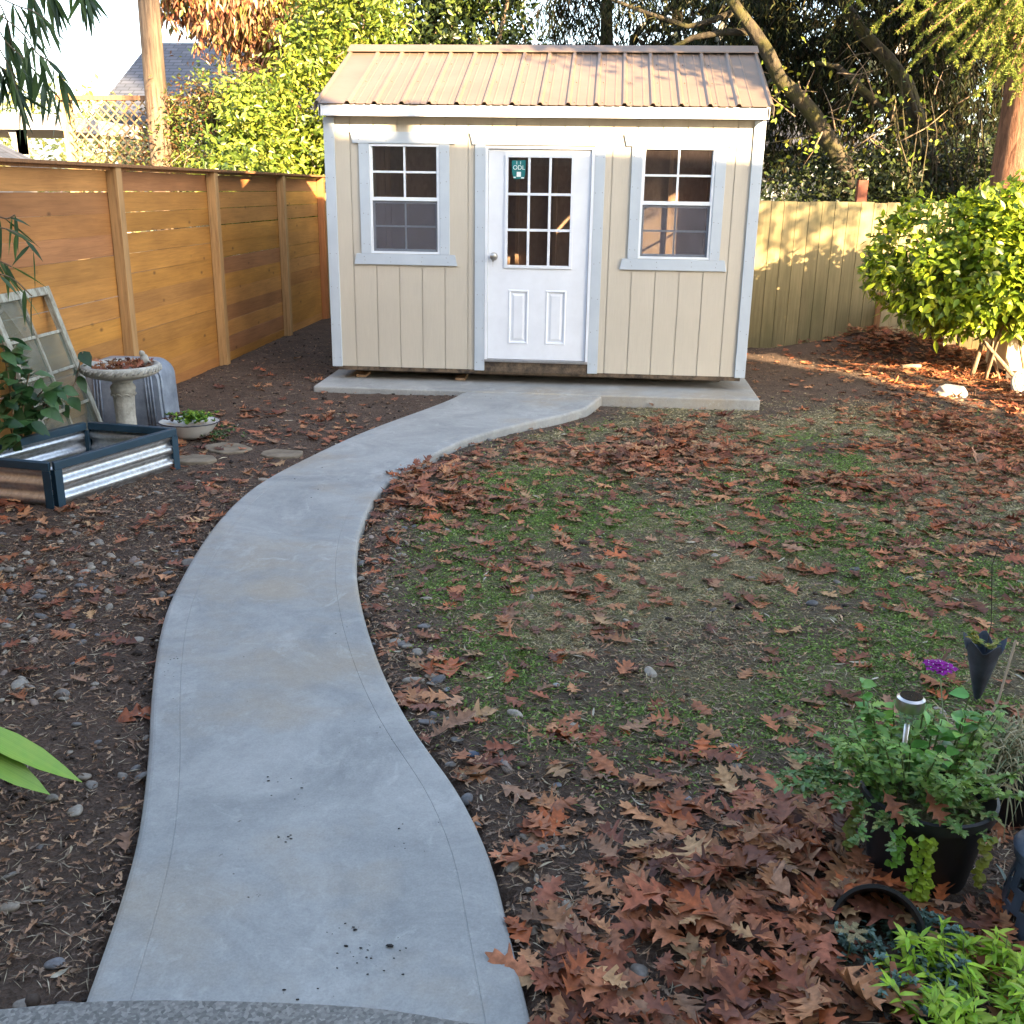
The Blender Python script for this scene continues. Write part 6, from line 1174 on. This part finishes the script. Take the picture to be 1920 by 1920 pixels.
# specks of dirt on the path
sx_ = []; 
for (px, py, rx, ry, nn) in ((700, 1790, 60, 35, 26), (650, 1745, 45, 10, 8), (530, 1570, 12, 10, 9), (540, 1470, 60, 25, 10), (770, 1580, 50, 30, 8), (700, 1350, 30, 25, 6), (640, 1175, 20, 20, 4), (480, 1200, 60, 60, 5), (930, 745, 25, 4, 10), (860, 770, 40, 20, 5), (940, 780, 60, 10, 5), (1090, 722, 20, 3, 4), (600, 900, 80, 50, 8), (550, 1850, 90, 20, 5), (320, 1250, 20, 25, 14)):
    for _ in range(nn): q = G(px+rng.normal(0, rx*.6), py+rng.normal(0, ry*.6), .0925 if py > 740 else .1015); sx_.append((q, rng.gamma(2, .0012)+.001))
VV = np.concatenate([V0*np.array([s*.75, s*.45, s*.2])*(1+rng.normal(0, .2, (len(V0), 1)))+q for q, s in sx_]); FF = np.concatenate([F0+i*len(V0) for i in range(len(sx_))])
tag(link('path_dirt_specks', np_mesh('specks', VV, FF, np.full((len(VV), 3), .02)), M['debris']), 'dark specks of dirt on the concrete path', 'dirt', kind='stuff')

# ------------------------------------------------------------------ lawn
def blades(n, x0, x1, y0, y1, L, W, wf=None):
    x, y = scatter(n, x0, x1, y0, y1, wf or gmask); z = height(x, y); m_ = len(x); a = rng.uniform(0, 6.28, m_); g = fbm(x, y, 2.6, 61)+.35*fbm(x, y, 9, 62)+np.where(y > -2.6, -.35, .1)+np.where(y > -1.3, -.5, 0)
    green = pick([(.17, .29, .06), (.22, .35, .08), (.13, .23, .05), (.3, .38, .12)], m_); straw = pick([(.54, .45, .27), (.42, .35, .20), (.62, .54, .34), (.34, .33, .15)], m_); C = np.where((rng.random(m_) < 1/(1+np.exp(-g*5)))[:, None], green, straw)
    D_ = np.stack([np.cos(a), np.sin(a), rng.gamma(2, .22, m_)+.05], 1); return leafset(np.stack([x, y, z-.002], 1), D_, unit(m_, .6), L*rng.uniform(.5, 1.4, m_), W*rng.uniform(.7, 1.3, m_), C, ((0, 0, 1), (.55, .55, .8), (1, 1, .1)), .1, .45)
b1 = blades(250000, -.7, 3.0, -6.6, -3.6, .034, .0034); b2 = blades(150000, -.7, 5.2, -3.7, .4, .040, .0052)
v, f, c = join([b1, b2]); tag(link('grass', np_mesh('grass', v, f, c), M['grass']), 'short mossy grass of the lawn', 'grass', kind='stuff')
x, y = scatter(130000, -.7, 3.6, -6.6, -2.0, lambda x, y: gmask(x, y)*np.clip(.15+1.6*fbm(x, y, 2.6, 61)+.8*fbm(x, y, 9, 62), 0, 1)); n = len(x); z = height(x, y)+rng.uniform(.003, .014, n); a = rng.uniform(0, 6.28, n)
v, f, c = leafset(np.stack([x, y, z], 1), np.stack([np.cos(a), np.sin(a), rng.normal(.2, .3, n)], 1), unit(n, 1.6), rng.uniform(.008, .018, n), rng.uniform(.006, .012, n), pick([(.15, .27, .055), (.23, .36, .08), (.32, .42, .13), (.08, .15, .03)], n), SIMPLE3, .2, 0)
tag(link('clover_moss', np_mesh('clover', v, f, c), M['grass']), 'tiny green clover and moss leaves in the lawn', 'moss', kind='stuff')

# tall firs behind the house, off the picture: their shade falls on the wooden pole and the neighbour's roof
foliage('fir_tree', 'tall narrow fir behind the house, beyond the picture', [(11.85, -17.9, 14.6, .75, .9, 1.7), (12.5, -17.9, 17, .9, .8, 1.4)], 2300, .16, .3, DK, 110, .14, M['needle'], LANCE, trunk=[([(10.8, -17.9, 0), (10.95, -17.9, 10.5), (11.7, -17.9, 14), (12.3, -17.9, 18)], [.17, .14, .1, .03])], loc=(10.8, -17.9, 0))
foliage('fir_tree', 'broad fir far behind the house, beyond the picture', [(16.3, -18, 18.9, 1.6, 1.4, 1.5)], 4200, .3, .3, DK, 150, .2, M['needle'], LANCE, trunk=[([(18.2, -18, 0), (17.5, -18, 20)], [.3, .05])], loc=(18.2, -18, 0))
